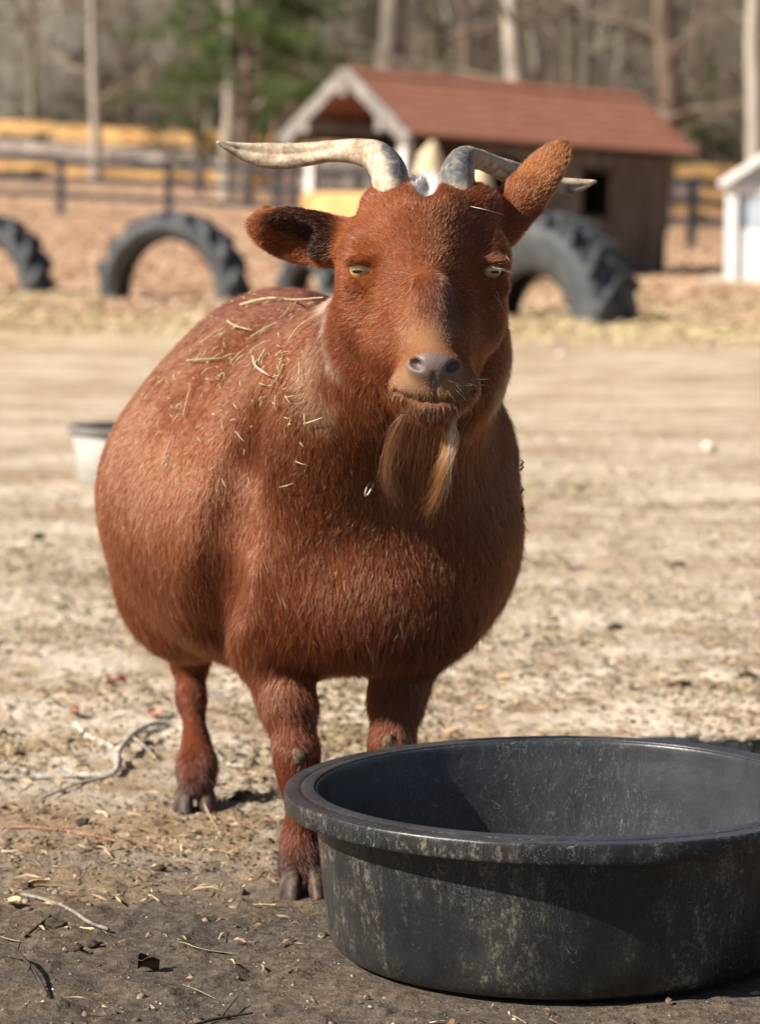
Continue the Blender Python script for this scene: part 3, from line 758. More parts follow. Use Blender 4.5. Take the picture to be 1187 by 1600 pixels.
yw = gm.math('ADD', yv, gm.math('MULTIPLY', gm.math('SUBTRACT', warp, .5), 1.3))
yw2 = gm.math('ADD', yv, gm.math('MULTIPLY', gm.math('SUBTRACT', w2, .5), 9.0))
def zone(v, a, b):
    n = gm.node('MapRange', Value=v); n.inputs['From Min'].default_value = a; n.inputs['From Max'].default_value = b; return n.outputs[0]
big = gm.noise(3.2, 5, .62); mid = gm.noise(14, 6, .68); fin = gm.noise(75, 6, .75); grit = gm.noise(420, 3, .8)
soil = gm.ramp(fin, [(.28, (.052, .042, .034)), (.5, (.115, .094, .074)), (.72, (.21, .175, .138))])
sand = gm.ramp(gm.mix(.5, mid, fin), [(.30, (.30, .23, .165)), (.42, (.66, .54, .415)), (.58, (.82, .70, .56))])
litter = gm.ramp(fin, [(.3, (.13, .08, .042)), (.5, (.34, .225, .12)), (.7, (.52, .37, .21))])
base = gm.mix(zone(yw, 3.75, 4.9), soil, sand)
patch = gm.math('MULTIPLY', gm.ramp(gm.mix(.4, big, mid), [(.46, 0.0), (.57, .85)]), gm.math('SUBTRACT', 1.0, gm.math('MULTIPLY', zone(yw, 5.4, 7.0), .65)))
base = gm.mix(gm.math('MULTIPLY', patch, gm.math('ADD', .25, gm.math('MULTIPLY', zone(yw, 3.6, 4.3), .75))), base, litter)
straw = gm.ramp(mid, [(.3, (.33, .235, .125)), (.7, (.60, .45, .27))])
base = gm.mix(gm.math('MULTIPLY', zone(yw, 6.5, 14), gm.ramp(big, [(.35, .15), (.65, .8)])), base, straw)
# streaky bands lying across the yard
band = gm.noise(1.3, 6, .68, gm.co(scale=(.75, 1.5, 1)))
base = gm.mix(gm.math('MULTIPLY', zone(yw, 5.8, 7.5), gm.ramp(gm.mix(.35, band, mid), [(.48, 0.0), (.56, .8)])), base, gm.ramp(fin, [(.35, (.24, .15, .085)), (.65, (.52, .38, .25))]))
grassz = gm.math('MULTIPLY', zone(yw2, 16.5, 19.5), gm.math('SUBTRACT', 1.0, zone(yw2, 21, 25)))
gcol = gm.ramp(gm.noise(2.4, 5, .7, gm.co(scale=(.5, 1, 1))), [(.40, (.60, .45, .28)), (.60, (.54, .43, .24)), (.75, (.36, .35, .15))])
base = gm.mix(gm.math('MULTIPLY', grassz, gm.ramp(gm.noise(1.1, 4, .6, gm.co(scale=(.4, 1, 1))), [(.38, .2), (.55, 1.0)])), base, gcol)
leafc = gm.ramp(gm.noise(5, 6, .8), [(.30, (.28, .155, .09)), (.46, (.47, .285, .175)), (.6, (.59, .39, .25)), (.75, (.66, .49, .34))])
base = gm.mix(zone(gm.math('ADD', yv, gm.math('MULTIPLY', gm.math('SUBTRACT', gm.noise(.5, 4, .6), .5), 12)), 20, 27), base, leafc)
# crumbs of dung and soil, pale specks
base = gm.mix(gm.ramp(gm.vor(48, gm.co()), [(.08, .85), (.16, 0.0)]), base, (.075, .055, .038))
base = gm.mix(gm.ramp(gm.noise(130, 2, .5), [(.66, 0.0), (.72, .7)]), base, (.055, .04, .028))
base = gm.mix(gm.ramp(grit, [(.63, 0.0), (.70, .55)]), base, (.72, .64, .52))
gm.color(base)
gm.bump(grit, .0014); gm.bump(gm.noise(190, 5, .75), .0012); gm.bump(fin, .006); gm.bump(mid, .012)
far = gm.ramp(gm.noise(.8, 5, .7), [(.3, (.05, .036, .024)), (.7, (.16, .115, .075))])
gm.color(gm.mix(zone(yv, 58, 74), base, far))
put('ground', mesh_data('ground', np.stack([X, Yg, Z], -1).reshape(-1, 3), gq, gm.m), kind='structure')

# ------------------------------------------------------------------ scattered ground cover (uncountable, real geometry)
def tint_mat(name, stops, rough=.85, spec=.15, trans=0):
    m = Mat(name, rough, spec); a = m.node('Attribute', _attribute_name='shade')
    m.color(m.mix(.25, m.ramp(a.outputs['Fac'], stops), m.ramp(m.noise(300, 3, .6), [(.3, stops[0][1]), (.7, stops[-1][1])]))); return m.m
def shade_attr(me, vals):
    a = me.attributes.new('shade', 'FLOAT', 'POINT'); a.data.foreach_set('value', np.asarray(vals, np.float32))
def scatter_xy(n, seed, y0, y1, half=.17, dens=None, margin=.32):
    R = np.random.default_rng(seed); y = y0 * (y1 / y0) ** R.random(n * 4); x = (R.random(n * 4) * 2 - 1) * (y * half + margin)
    k = (np.hypot(x - PAN[0], y - PAN[1]) > .275)
    for a, b in PADS: k &= np.hypot(x - a, y - b) > .045
    if dens is not None: k &= R.random(n * 4) < dens(x, y)
    return x[k][:n], y[k][:n], R
def place(x, y, loc, yaw, pitch, size):
    """loc (m,3) template -> (n,m,3)"""
    c, s = np.cos(yaw)[:, None], np.sin(yaw)[:, None]; L = loc[None] * size[:, None, :]
    a = L[..., 0]; b = L[..., 1]; z = L[..., 2] + L[..., 0] * np.tan(pitch)[:, None]
    return np.stack([x[:, None] + a * c - b * s, y[:, None] + a * s + b * c, ground_z(x, y)[:, None] + z], -1)
def clods(name, n, seed, y0, y1, smin, smax, stops, dens=None, label=None):
    x, y, R = scatter_xy(n, seed, y0, y1, dens=dens); m = len(x)
    V0 = np.array([(0, 0, 1), (.9, 0, .45), (.28, .85, .45), (-.72, .53, .45), (-.72, -.53, .45), (.28, -.85, .45), (.72, .53, -.45), (-.28, .85, -.45), (-.9, 0, -.45), (-.28, -.85, -.45), (.72, -.53, -.45)], float)
    Fc = np.array([(0, 1, 2), (0, 2, 3), (0, 3, 4), (0, 4, 5), (0, 5, 1), (1, 6, 2), (2, 6, 7), (2, 7, 3), (3, 7, 8), (3, 8, 4), (4, 8, 9), (4, 9, 5), (5, 9, 10), (5, 10, 1), (1, 10, 6)])
    s = smin * (smax / smin) ** (R.random(m) ** 2.2)
    V = place(x, y, V0, R.random(m) * 6.3, R.normal(0, .1, m), np.stack([s * (.8 + .8 * R.random(m)), s * (.7 + .5 * R.random(m)), s * (.4 + .4 * R.random(m))], 1))
    V = V + R.normal(0, .22, V.shape) * s[:, None, None]; V[..., 2] -= 0 * s[:, None]
    Q = (Fc[None] + (np.arange(m) * 11)[:, None, None]).reshape(-1, 3)
    me = mesh_data(name, V.reshape(-1, 3), Q, tint_mat(name, stops), True); shade_attr(me, np.repeat(R.random(m), 11))
    return put(name, me, kind='stuff', label=label, cat='ground litter')
def strips(name, n, seed, y0, y1, lmin, lmax, wd, stops, dens=None, lift=.004, curve=.25, label=None, half=.16, rough=.7, up=0):
    x, y, R = scatter_xy(n, seed, y0, y1, dens=dens, half=half); m = len(x); K = 5
    s = np.linspace(-.5, .5, K); L = lmin * (lmax / lmin) ** R.random(m); w = wd * (.6 + .8 * R.random(m)); bend = R.normal(0, curve, m)
    loc = np.zeros((m, K, 2, 3))
    for k in range(K):
        for j, sg in ((0, -1), (1, 1)):
            loc[:, k, j, 0] = s[k] * L; loc[:, k, j, 1] = bend * L * s[k] ** 2 * 2 + sg * w / 2 * (1 - abs(s[k]) * .7)
            loc[:, k, j, 2] = lift * (.5 + R.random(m)) * (1 - (2 * s[k]) ** 2 * .6) + sg * w * .3 * np.sin(R.random(m) * 3) + (up * L * (s[k] + .5))
    yaw = R.random(m) * 6.3; c, sn = np.cos(yaw)[:, None, None], np.sin(yaw)[:, None, None]
    V = np.stack([x[:, None, None] + loc[..., 0] * c - loc[..., 1] * sn, y[:, None, None] + loc[..., 0] * sn + loc[..., 1] * c, np.zeros((m, K, 2))], -1)
    if y1 < 9: gz = ground_z(V[..., 0], V[..., 1])
    else: gz = ground_z(x, y)[:, None, None]
    V[..., 2] = gz + loc[..., 2] + .0012
    q = np.array([(2 * k, 2 * k + 1, 2 * k + 3, 2 * k + 2) for k in range(K - 1)]); Q = (q[None] + (np.arange(m) * K * 2)[:, None, None]).reshape(-1, 4)
    me = mesh_data(name, V.reshape(-1, 3), Q, tint_mat(name, stops, rough, .3), True); shade_attr(me, np.repeat(R.random(m), K * 2))
    return put(name, me, kind='stuff', label=label, cat='ground litter')
patchy = lambda lo, hi, sc=2.2, sd=40: (lambda x, y: sstep(lo, hi, fbm2(x * sc, y * sc, 3, sd)))
def mid_band(x, y): return (.25 + .75 * sstep(.42, .58, fbm2(x * 3, y * 3, 3, 44))) * (.10 + .90 * sstep(3.7, 4.3, y) * (1 - .6 * sstep(6.0, 8.0, y)))
clods('soil_crumbs', 30000, 51, 2.95, 11, .0012, .0070, [(0, (.06, .042, .03)), (.5, (.14, .105, .075)), (.8, (.26, .205, .15)), (1, (.42, .34, .26))], mid_band, 'dark crumbs of soil and dung strewn over the yard')
clods('soil_grains', 9000, 58, 2.95, 4.6, .0007, .0026, [(0, (.045, .034, .026)), (.6, (.14, .115, .09)), (1, (.30, .25, .20))], None, 'fine grains of grey brown soil in front of the goat')
clods('pebbles', 1500, 52, 2.95, 12, .0008, .0030, [(0, (.25, .2, .16)), (.6, (.5, .44, .36)), (1, (.75, .7, .62))], None, 'tiny pale pebbles dotted over the sand')
strips('straw_bits', 16000, 53, 3.1, 12, .008, .045, .0016, [(0, (.15, .085, .045)), (.5, (.36, .235, .12)), (.85, (.52, .38, .21)), (1, (.68, .55, .35))], mid_band, .004, label='short broken straw and stalks trodden into the dirt')
strips('bark_bits', 2600, 54, 2.95, 12, .006, .022, .0045, [(0, (.04, .028, .02)), (.6, (.14, .085, .052)), (1, (.36, .22, .13))], mid_band, .004, label='dark bark crumbs and leaf scraps on the dirt')
strips('dry_grass', 3800, 55, 3.6, 10, .012, .05, .0014, [(0, (.10, .10, .04)), (.4, (.26, .20, .11)), (1, (.46, .36, .22))], patchy(.56, .66, 3.2, 60), .012, .6, label='sparse dry grass tufts with a few green blades', up=.25)
strips('field_grass', 8000, 56, 17, 25, .05, .13, .009, [(0, (.36, .34, .14)), (.25, (.56, .45, .26)), (1, (.70, .56, .37))], patchy(.42, .60, .7, 61), .015, .6, label='short yellow green grass beyond the bare sand', up=.45, half=.17)
strips('leaf_litter', 22000, 57, 19, 70, .04, .09, .045, [(0, (.26, .14, .08)), (.4, (.48, .29, .17)), (.75, (.60, .41, .26)), (1, (.70, .55, .40))], None, .012, .4, label='orange brown fallen leaves under the trees', half=.19)
# ------------------------------------------------------------------ the black rubber feed tub
def tub_mat():
    m = Mat('black_rubber', .5, .5); co = m.co(); sp = m.node('SeparateXYZ', Vector=co)
    base = m.ramp(m.noise(9, 5, .6), [(.35, (.007, .0075, .0085)), (.65, (.016, .0175, .020))])
    # dried mud and dust splashed up the outside, streaked downwards
    geo = m.node('NewGeometry'); r2 = m.node('VectorMath', _operation='LENGTH', Vector=m.node('CombineXYZ', X=sp.outputs['X'], Y=sp.outputs['Y']).outputs[0]).outputs['Value']
    st = m.noise(55, 8, .8, m.co(scale=(1, 1, .5))); sp2 = m.noise(210, 4, .7); bl = m.noise(6.5, 4, .6, m.co(scale=(1, 1, .6)))
    mud = m.math('MULTIPLY', m.ramp(st, [(.50, 0.0), (.60, 1.0)]), m.ramp(sp2, [(.46, .10), (.56, 1.0)]))
    mud = m.math('MULTIPLY', mud, m.ramp(bl, [(.42, .04), (.62, 1.0)]))
    # only the outer wall is splashed: it faces away from the axis
    ctr = m.node('CombineXYZ', X=sp.outputs['X'], Y=sp.outputs['Y']).outputs[0]; wn_ = m.node('VectorTransform', _vector_type='NORMAL', _convert_from='WORLD', _convert_to='OBJECT', Vector=geo.outputs['True Normal']).outputs[0]
    outw = m.ramp(m.node('VectorMath', _operation='DOT_PRODUCT', Vector=wn_).outputs['Value'], [(0, 0.0), (1, 1.0)])
    dn = m.t.nodes.new('ShaderNodeVectorMath'); dn.operation = 'DOT_PRODUCT'; m.t.links.new(ctr, dn.inputs[0]); m.t.links.new(wn_, dn.inputs[1]); outw = m.ramp(dn.outputs['Value'], [(.05, .10), (.16, 1.0)])
    mud = m.math('MULTIPLY', mud, outw)
    film = m.math('MULTIPLY', m.ramp(m.noise(13, 6, .7, m.co(scale=(1, 1, .5))), [(.45, 0.0), (.70, .10)]), 1.0)
    c = m.mix(film, base, (.19, .175, .15)); c = m.mix(m.math('MULTIPLY', mud, .5), c, (.40, .335, .255))
    # scratches
    sc = m.noise(24, 2, .5, m.co(scale=(1, 6, 1), rot=(0, .6, .8)), dist=1.6); sc2 = m.noise(30, 2, .5, m.co(scale=(7, 1, 1), rot=(.3, .2, -.5)), dist=1.2)
    thin = m.math('MAXIMUM', m.ramp(sc, [(.495, 0.0), (.5, 1.0), (.505, 0.0)]), m.ramp(sc2, [(.496, 0.0), (.5, 1.0), (.504, 0.0)]))
    thin = m.math('MULTIPLY', thin, m.ramp(m.noise(5, 3, .5), [(.40, 0.0), (.55, .75)]))
    ins = m.math('SUBTRACT', 1.0, outw); c = m.mix(m.math('MULTIPLY', ins, m.ramp(m.noise(8, 6, .7), [(.3, .30), (.7, .85)])), c, (.050, .054, .062))  # inner wall greyed to carry its broad sheen in the base colour
    c = m.mix(thin, c, (.28, .28, .28)); c = m.mix(m.ramp(m.noise(480, 2, .5), [(.70, 0.0), (.75, .35)]), c, (.30, .27, .22))
    m.color(c)
    m.rough(m.ramp(m.math('ADD', m.noise(17, 5, .7), m.math('MULTIPLY', mud, .4)), [(.3, .30), (.7, .46), (.9, .85)]))
    m.bump(m.noise(60, 5, .7), .0007); m.bump(m.noise(7, 3, .5), .004)
    return m
TM = tub_mat().m
tub = put('feed_tub', None, None, (PAN[0], PAN[1], 0), (0, 0, .4), label='large round black rubber tub with a rolled rim in front of the goat', cat='feed tub')
HZ = .197
prof = [(0, .0035), (.19, .0035), (.230, .0015), (.259, .003), (.270, .009), (.276, .021), (.2795, .042), (.2825, .075), (.2865, .115), (.290, .150), (.2925, HZ - .021), (.2922, HZ - .006), (.2915, HZ - .0015), (.2895, HZ - .0012), (.2882, HZ - .006), (.2872, HZ - .021), (.283, .15), (.280, .115), (.276, .08), (.272, .045), (.264, .027), (.252, .015), (.23, .011), (.19, .010), (0, .010)]
def smooth_prof(pr, it=1):
    for _ in range(it):
        q = [pr[0]]
        for a, b in zip(pr[:-1], pr[1:]): q += [tuple(.75 * np.array(a) + .25 * np.array(b)), tuple(.25 * np.array(a) + .75 * np.array(b))]
        pr = q + [pr[-1]]
    return pr
def wobbled(prof, n, amp):
    V, Fc = lathe(prof, n); V = np.array(V); a = np.arctan2(V[:, 1], V[:, 0])
    V[:, :2] *= (1 + amp * np.sin(2 * a + 1) + amp * .5 * np.sin(3 * a))[:, None]; V[:, 2] += .0015 * np.sin(2 * a + .4) * (V[:, 2] > .1)
    return V, Fc
mb = MB(); V, Fc = wobbled(smooth_prof([(max(r, .0005), z) for r, z in prof]), 144, .004); mb.add(V, [f[::-1] for f in Fc]); put('basin', mb.data('basin', TM), tub)
rp = [(.2925, HZ - .014), (.2925, HZ - .004), (.2925, HZ + .0005), (.2945, HZ + .001), (.3070, HZ - .0005), (.3090, HZ - .0020), (.3112, HZ - .0005), (.3235, HZ - .0010), (.3268, HZ - .0012), (.3285, HZ - .0030), (.3288, HZ - .009), (.3290, HZ - .016), (.3282, HZ - .0235), (.3266, HZ - .0252), (.3246, HZ - .0235), (.3232, HZ - .016), (.3190, HZ - .012), (.2965, HZ - .0125), (.2945, HZ - .020), (.2927, HZ - .020)]
mb = MB(); V, Fc = wobbled(smooth_prof(rp), 144, .004); mb.add(V, [f[::-1] for f in Fc]); put('rim', mb.data('rim', TM), tub)

# ------------------------------------------------------------------ things lying on the ground near the goat
def gp(x, y, dz=0.0):
    q = G(x, y); return np.array([q[0], q[1], float(ground_z(q[0], q[1])) + dz])
bark_pale = simple('pale_twig_bark', (.20, .18, .155), (.58, .54, .47), 70, .85, .2, .0012)
bark_dark = simple('dark_twig_bark', (.030, .022, .017), (.10, .075, .055), 90, .85, .2, .0012)
bark_red = simple('reddish_stalk', (.24, .10, .06), (.50, .26, .16), 60, .7, .3, .0006)
straw_m = simple('dry_straw', (.42, .32, .16), (.74, .62, .38), 80, .6, .35, .0003, (1, 1, .3))
green_m = simple('green_blade', (.25, .27, .12), (.56, .56, .32), 60, .55, .4, .0003)
def stick(name, path, r0, r1, mat, label, cat, dz=.004, kids=(), kid_name='side_twig', group=None, n=8, arch=0):
    o0 = gp(*path[0][:2]); q = catmull([gp(p[0], p[1], dz + (p[2] if len(p) > 2 else 0)) for p in path], 7)
    mb = MB(); mb.tube(q - o0, np.linspace(r0, r1, len(q)), n, wob=.22)
    r = put(name, mb.data(name, mat), None, o0, label=label, cat=cat, group=group)
    for kp, ra, rb in kids:
        q = catmull([gp(p[0], p[1], dz + (p[2] if len(p) > 2 else 0)) for p in kp], 6); mb = MB(); mb.tube(q - o0, np.linspace(ra, rb, len(q)), 7, wob=.25); put(kid_name, mb.data(kid_name, mat), r)
    return r
stick('fallen_branch', [(-60, 1214), (0, 1218), (60, 1215), (120, 1217), (178, 1218), (186, 1196, .012), (205, 1173, .02), (235, 1158, .022), (268, 1152, .016), (300, 1160, .010), (330, 1178, .004), (352, 1196), (380, 1203)], .0054, .0034, bark_pale,
      'grey fallen branch curving behind the hind hoof', 'branch', .005,
      [([(180, 1219), (150, 1222), (115, 1232), (62, 1252)], .0034, .0018), ([(352, 1196), (372, 1188, .006), (390, 1192, .004), (378, 1206)], .0026, .0012), ([(183, 1205), (172, 1192, .01), (168, 1180, .012)], .0022, .0010), ([(60, 1215), (30, 1206, .006), (2, 1204, .004)], .0026, .0012), ([(205, 1173, .02), (222, 1180, .012), (240, 1190, .004)], .0022, .0009), ([(120, 1217), (92, 1208, .008), (70, 1192, .010)], .0020, .0008), ([(300, 1160, .01), (318, 1150, .012), (345, 1148, .006)], .0022, .0010)])
stick('whitish_twig', [(118, 1139, .004), (135, 1150), (160, 1165), (190, 1173), (205, 1160), (235, 1146), (265, 1138)], .0046, .0032, simple('weathered_wood', (.42, .38, .32), (.72, .66, .57), 70, .85, .2, .001),
      'whitish peeled twig kinked in a V above the grey branch', 'twig')
stick('reddish_stalk', [(-30, 1299), (30, 1296), (90, 1299), (140, 1308), (190, 1318)], .0028, .0008, bark_red, 'long reddish dry stalk lying at the left edge', 'stalk', .003)
stick('grey_stick', [(35, 1404), (70, 1413), (110, 1431), (140, 1447), (170, 1459)], .0024, .0022, simple('grey_stick_wood', (.12, .10, .085), (.34, .30, .26), 90, .85, .2, .0008), 'straight grey stick sloping down in the lower left dirt', 'stick', .004)
stick('thorny_twig', [(-30, 1500, .02), (0, 1511, .022), (25, 1521, .020), (45, 1532, .012), (62, 1548, .006), (75, 1566, .0)], .0026, .0018, bark_dark, 'dark knobbly twig rising at the lower left corner', 'twig', .004,
      [([(28, 1522, .02), (34, 1514, .028)], .0014, .0006), ([(48, 1534, .012), (44, 1546, .014)], .0014, .0006)])
stick('dark_twig', [(300, 1600), (330, 1592), (360, 1585), (395, 1580)], .0022, .0012, bark_dark, 'small dark forked twig at the bottom edge', 'twig', .004, [([(345, 1588), (362, 1576, .006), (372, 1570, .008)], .0012, .0005)])
stick('short_dark_twig', [(40, 1470), (58, 1455), (80, 1440)], .0022, .0014, bark_dark, 'short dark twig leaning by the mossy tuft', 'twig', .004)
def blade(name, path, w, mat, label, cat, dz=.004, group=None, fold=.4):
    o0 = gp(*path[0][:2]); q = catmull([gp(p[0], p[1], dz + (p[2] if len(p) > 2 else 0)) for p in path], 6) - o0; T = unit(np.gradient(q, axis=0)); mb = MB(); V = []
    for i, (p, t) in enumerate(zip(q, T)):
        s = unit(np.cross(t, UPV)); u = i / (len(q) - 1); ww = w / 2 * (1 - .65 * u ** 3) * min(1, .35 + u * 5)
        V += [p - s * ww + UPV * ww * fold, p, p + s * ww + UPV * ww * fold, p - UPV * .0005]
    mb.add(V, [(i * 4 + k, i * 4 + (k + 1) % 4, i * 4 + 4 + (k + 1) % 4, i * 4 + 4 + k) for i in range(len(q) - 1) for k in range(4)])
    return put(name, mb.data(name, mat), None, o0, label=label, cat=cat, group=group)
blade('grass_blade', [(277, 1481, .004), (292, 1488), (308, 1493), (335, 1494), (366, 1496)], .0048, green_m, 'pale green blade of grass folded on bare soil', 'grass blade')
blade('straw', [(200, 1297), (245, 1308), (290, 1322), (332, 1336)], .0024, straw_m, 'long yellow straw lying below the hind hoof', 'straw')
blade('straw', [(318, 1268, .01), (330, 1284, .004), (343, 1300)], .0026, straw_m, 'short straw caught at the hind hoof tip', 'straw')
blade('straw', [(0, 1470), (18, 1474), (36, 1478)], .004, straw_m, 'flat pale straw at the lower left edge', 'straw')
blade('straw', [(800, 1588), (810, 1594), (822, 1600)], .004, straw_m, 'pale straw tip under the front of the black tub', 'straw')
blade('straw', [(285, 1547), (310, 1551), (337, 1563)], .0015, straw_m, 'hair thin curved straw in the lower middle dirt', 'straw')
def leaf(px, py, L, Wd, yaw, mat, label, curl=.3, name='fallen_leaf', cat='leaf', seed=0, tilt=0.15):
    R = np.random.default_rng(seed + int(px)); n, k = 9, 5; V = []
    for j in (0, 1):
        for i in range(n):
            u = i / (n - 1); w = math.sin(math.pi * u ** .8) * Wd / 2 * (1 + .18 * math.sin(u * 17 + px)) + .0004
            for q in range(k):
                v = q / (k - 1) * 2 - 1
                V.append(((u - .5) * L, v * w, curl * Wd * v * v * .6 + tilt * L * (u - .3) * math.sin(u * 3) + .1 * curl * L * math.sin(u * 6 + v) + j * -.0009))
    f = [(i * k + q, (i + 1) * k + q, (i + 1) * k + q + 1, i * k + q + 1) for i in range(n - 1) for q in range(k - 1)]
    f2 = [tuple(a + n * k for a in t[::-1]) for t in f]; bd = [i * k for i in range(n)] + [(n - 1) * k + q for q in range(1, k)] + [i * k + k - 1 for i in range(n - 2, -1, -1)] + [q for q in range(k - 2, 0, -1)]
    f3 = [(bd[i], bd[(i + 1) % len(bd)], bd[(i + 1) % len(bd)] + n * k, bd[i] + n * k) for i in range(len(bd))]
    mb = MB(); mb.add(V, f + f2 + f3); return put(name, mb.data(name, mat), None, gp(px, py, .004), (R.normal(0, .12), R.normal(0, .12), yaw), label=label, cat=cat)
lm_pink = simple('pinkish_leaf', (.42, .19, .12), (.60, .34, .23), 60, .8, .2, .0006)
lm_tan = simple('tan_leaf', (.40, .27, .14), (.66, .48, .29), 60, .8, .2, .0006)
lm_dark = simple('dark_leaf', (.045, .028, .020), (.14, .085, .055), 60, .8, .2, .0006)
leaf(182, 1072, .040, .028, .5, lm_pink, 'pinkish brown leaf on straw left of the hind leg', .5, tilt=.5)
leaf(243, 1122, .030, .024, 1.6, lm_pink, 'small pink leaf standing beside the hind shank', .5, tilt=.7)
leaf(118, 1122, .030, .02, 1.2, lm_pink, 'narrow reddish leaf at the end of the whitish twig', .5, tilt=.6)
leaf(412, 1417, .030, .008, -.2, lm_tan, 'narrow orange tan leaf near the front hoof', .2, tilt=.05)
leaf(232, 1514, .026, .018, .3, lm_dark, 'small dark leaf folded up like a tent on bare soil', 1.3, tilt=.2)
leaf(62, 1388, .032, .02, -.4, lm_tan, 'curled tan leaf left in the mottled dirt', .4)
leaf(20, 1420, .034, .018, 2.2, lm_tan, 'tan leaf resting on the mossy tuft', .4, tilt=.3)
leaf(1045, 1075, .035, .018, .2, lm_tan, 'brown leaf on the sand behind the black tub', .4)
leaf(1062, 1076, .030, .02, 1.0, simple('russet_leaf', (.22, .08, .04), (.42, .20, .10), 60, .8, .2, .0006), 'russet leaf beyond the tub rim at right', .5)
leaf(1140, 1040, .026, .014, 2.0, lm_tan, 'pale tan leaf near the right edge behind the tub', .3)
def lump(name, c, r, mat, label, cat, seed=1, rot=0):
    import bmesh
    bm = bmesh.new(); bmesh.ops.create_icosphere(bm, subdivisions=3, radius=1); V = np.array([v.co[:] for v in bm.verts])
    n = vnoise3(V * 1.6 + seed * 7, seed) - .5; n2 = vnoise3(V * 4 + seed, seed + 1) - .5; V = V * (1 + .45 * n + (.9 if 'dung' in name else .15) * n2)[:, None] * np.array(r)
    for v, q in zip(bm.verts, V): v.co = q
    me = bpy.data.meshes.new(name); bm.to_mesh(me); bm.free(); me.materials.append(mat); me.polygons.foreach_set('use_smooth', np.ones(len(me.polygons), bool))
    return put(name, me, None, c, (0, 0, rot), label=label, cat=cat)
white_m = simple('chalky_white', (.62, .52, .36), (.85, .80, .66), 40, .8, .2, .001)
lump('pale_stone', gp(1105, 706, .016), (.022, .016, .020), white_m, 'cream white stone alone on the sand at right', 'stone', 3)
lump('pale_stone', gp(877, 556, .012), (.022, .018, .014), white_m, 'small whitish stone farther back near the right tyre', 'stone', 5)
wood_m = simple('split_wood', (.40, .24, .12), (.66, .47, .28), 50, .8, .2, .001)
def chip(px, py, L, w, yaw, label):
    mb = MB(); V = [(-L / 2, -w / 2, 0), (L / 2, -w * .35, .002), (L / 2 + .003, w * .3, 0), (-L / 2 + .004, w / 2, .001)]; V += [(a, b * .8, .005 + .002 * (i % 2)) for i, (a, b, c) in enumerate(V)]
    mb.add(V, [(3, 2, 1, 0), (4, 5, 6, 7), (0, 1, 5, 4), (1, 2, 6, 5), (2, 3, 7, 6), (3, 0, 4, 7)]); put('wood_chip', mb.bevel('wood_chip', wood_m, .0008, 1), None, gp(px, py, .003), (.1, -.15, yaw), label=label, cat='wood chip')
chip(787, 1067, .040, .014, -.9, 'orange brown wood chip just right of the belly'); chip(750, 1107, .030, .009, -.5, 'narrow pale wood chip close behind the tub rim'); chip(705, 1150, .022, .008, .2, 'small chip against the back of the tub')
dung = simple('dry_dung', (.028, .020, .015), (.095, .07, .05), 60, .85, .2, .002)
for i, (x, y, s, lb) in enumerate([(43, 1392, .012, 'round dark dung pellet near the left edge'), (88, 1455, .017, 'dark clod under the mossy tuft'), (120, 1492, .010, 'blackish dung pellet left of the pale blade'), (145, 1483, .011, 'dark pellet beside the end of the grey stick'),
                               (130, 1286, .013, 'dark crumbly clod in the litter left of the hoof'), (372, 1252, .014, 'dark clod in the shadow behind the front leg'), (300, 1200, .010, 'small dark clod right of the hind fetlock'), (150, 1325, .011, 'dark dung pellet below the reddish stalk'),
                               (1060, 885, .02, 'grey dark clod on the sand at right'), (960, 985, .02, 'dark clod in the litter right of the belly'), (860, 972, .018, 'blackish clod close right of the belly'), (905, 765, .016, 'dark clod on pale sand right of the chest'), (1165, 1060, .018, 'dark clod near the right edge'),
                               (60, 842, .02, 'dark clod left of the flank'), (30, 1180, .012, 'dark clod above the grey branch at left'), (250, 1362, .010, 'dark pellet between the two left hooves')]):
    lump('dung_clod', gp(x, y, s * .2), (s * .8, s * .62, s * .42), dung, lb, 'clod', 11 + i)
# hay lying on the goat's back, each larger stem a thing of its own
hay_y = simple('hay_stem', (.36, .29, .15), (.62, .54, .33), 90, .6, .35, .0003)
hay_g = simple('green_hay', (.16, .20, .07), (.38, .42, .20), 90, .6, .35, .0003)
hay_p = simple('pinkish_hay', (.42, .25, .18), (.68, .50, .38), 90, .6, .35, .0003)
def on_back(path, r, mat, label, flat=False, lift=.008):
    q = []
    for x, y in path:
        h = fld.hit(x, y, 3.4, 4.8)
        if h is None: return
        i = int(np.argmin(((GV - h) ** 2).sum(1))); q.append(h + GN[i] * lift)
    q = catmull(q, 5); o0 = q[0].copy(); mb = MB(); n = len(q); mb.tube(q - o0, r * .8 * (1 - .6 * np.linspace(0, 1, n) ** 3), 6, wob=.2)
    put('hay_stem', mb.data('hay_stem', mat), None, o0, label=label, cat='hay', group='hay lying on the back of the goat')
on_back([(380, 484), (405, 477), (430, 474), (460, 477), (510, 473)], .0020, hay_y, 'longest pale hay stem lying level across the back')
on_back([(470, 442), (490, 446), (508, 452)], .0013, hay_y, 'straight straw at the highest part of the back')
on_back([(360, 508), (372, 516), (398, 523)], .0015, hay_y, 'bent yellow hay stem with a pale joint below the longest stem')
on_back([(396, 534), (415, 522), (440, 510)], .0014, hay_y, 'slanting hay stem pointing up towards the neck')
on_back([(318, 543), (335, 530), (350, 520)], .0010, hay_y, 'thin slanted straw left of the middle of the back')
on_back([(298, 570), (320, 568), (352, 566)], .0016, hay_g, 'flat green hay stem level on the upper flank')
on_back([(457, 538), (470, 520), (485, 508), (505, 495)], .0010, hay_y, 'thin arching straw beside the neck')
on_back([(440, 505), (450, 495), (458, 480)], .0008, hay_y, 'very fine straw crossing under the longest stem')
on_back([(402, 563), (408, 575), (418, 583), (430, 590)], .0020, hay_p, 'pinkish crumpled leaf scrap on the shoulder')
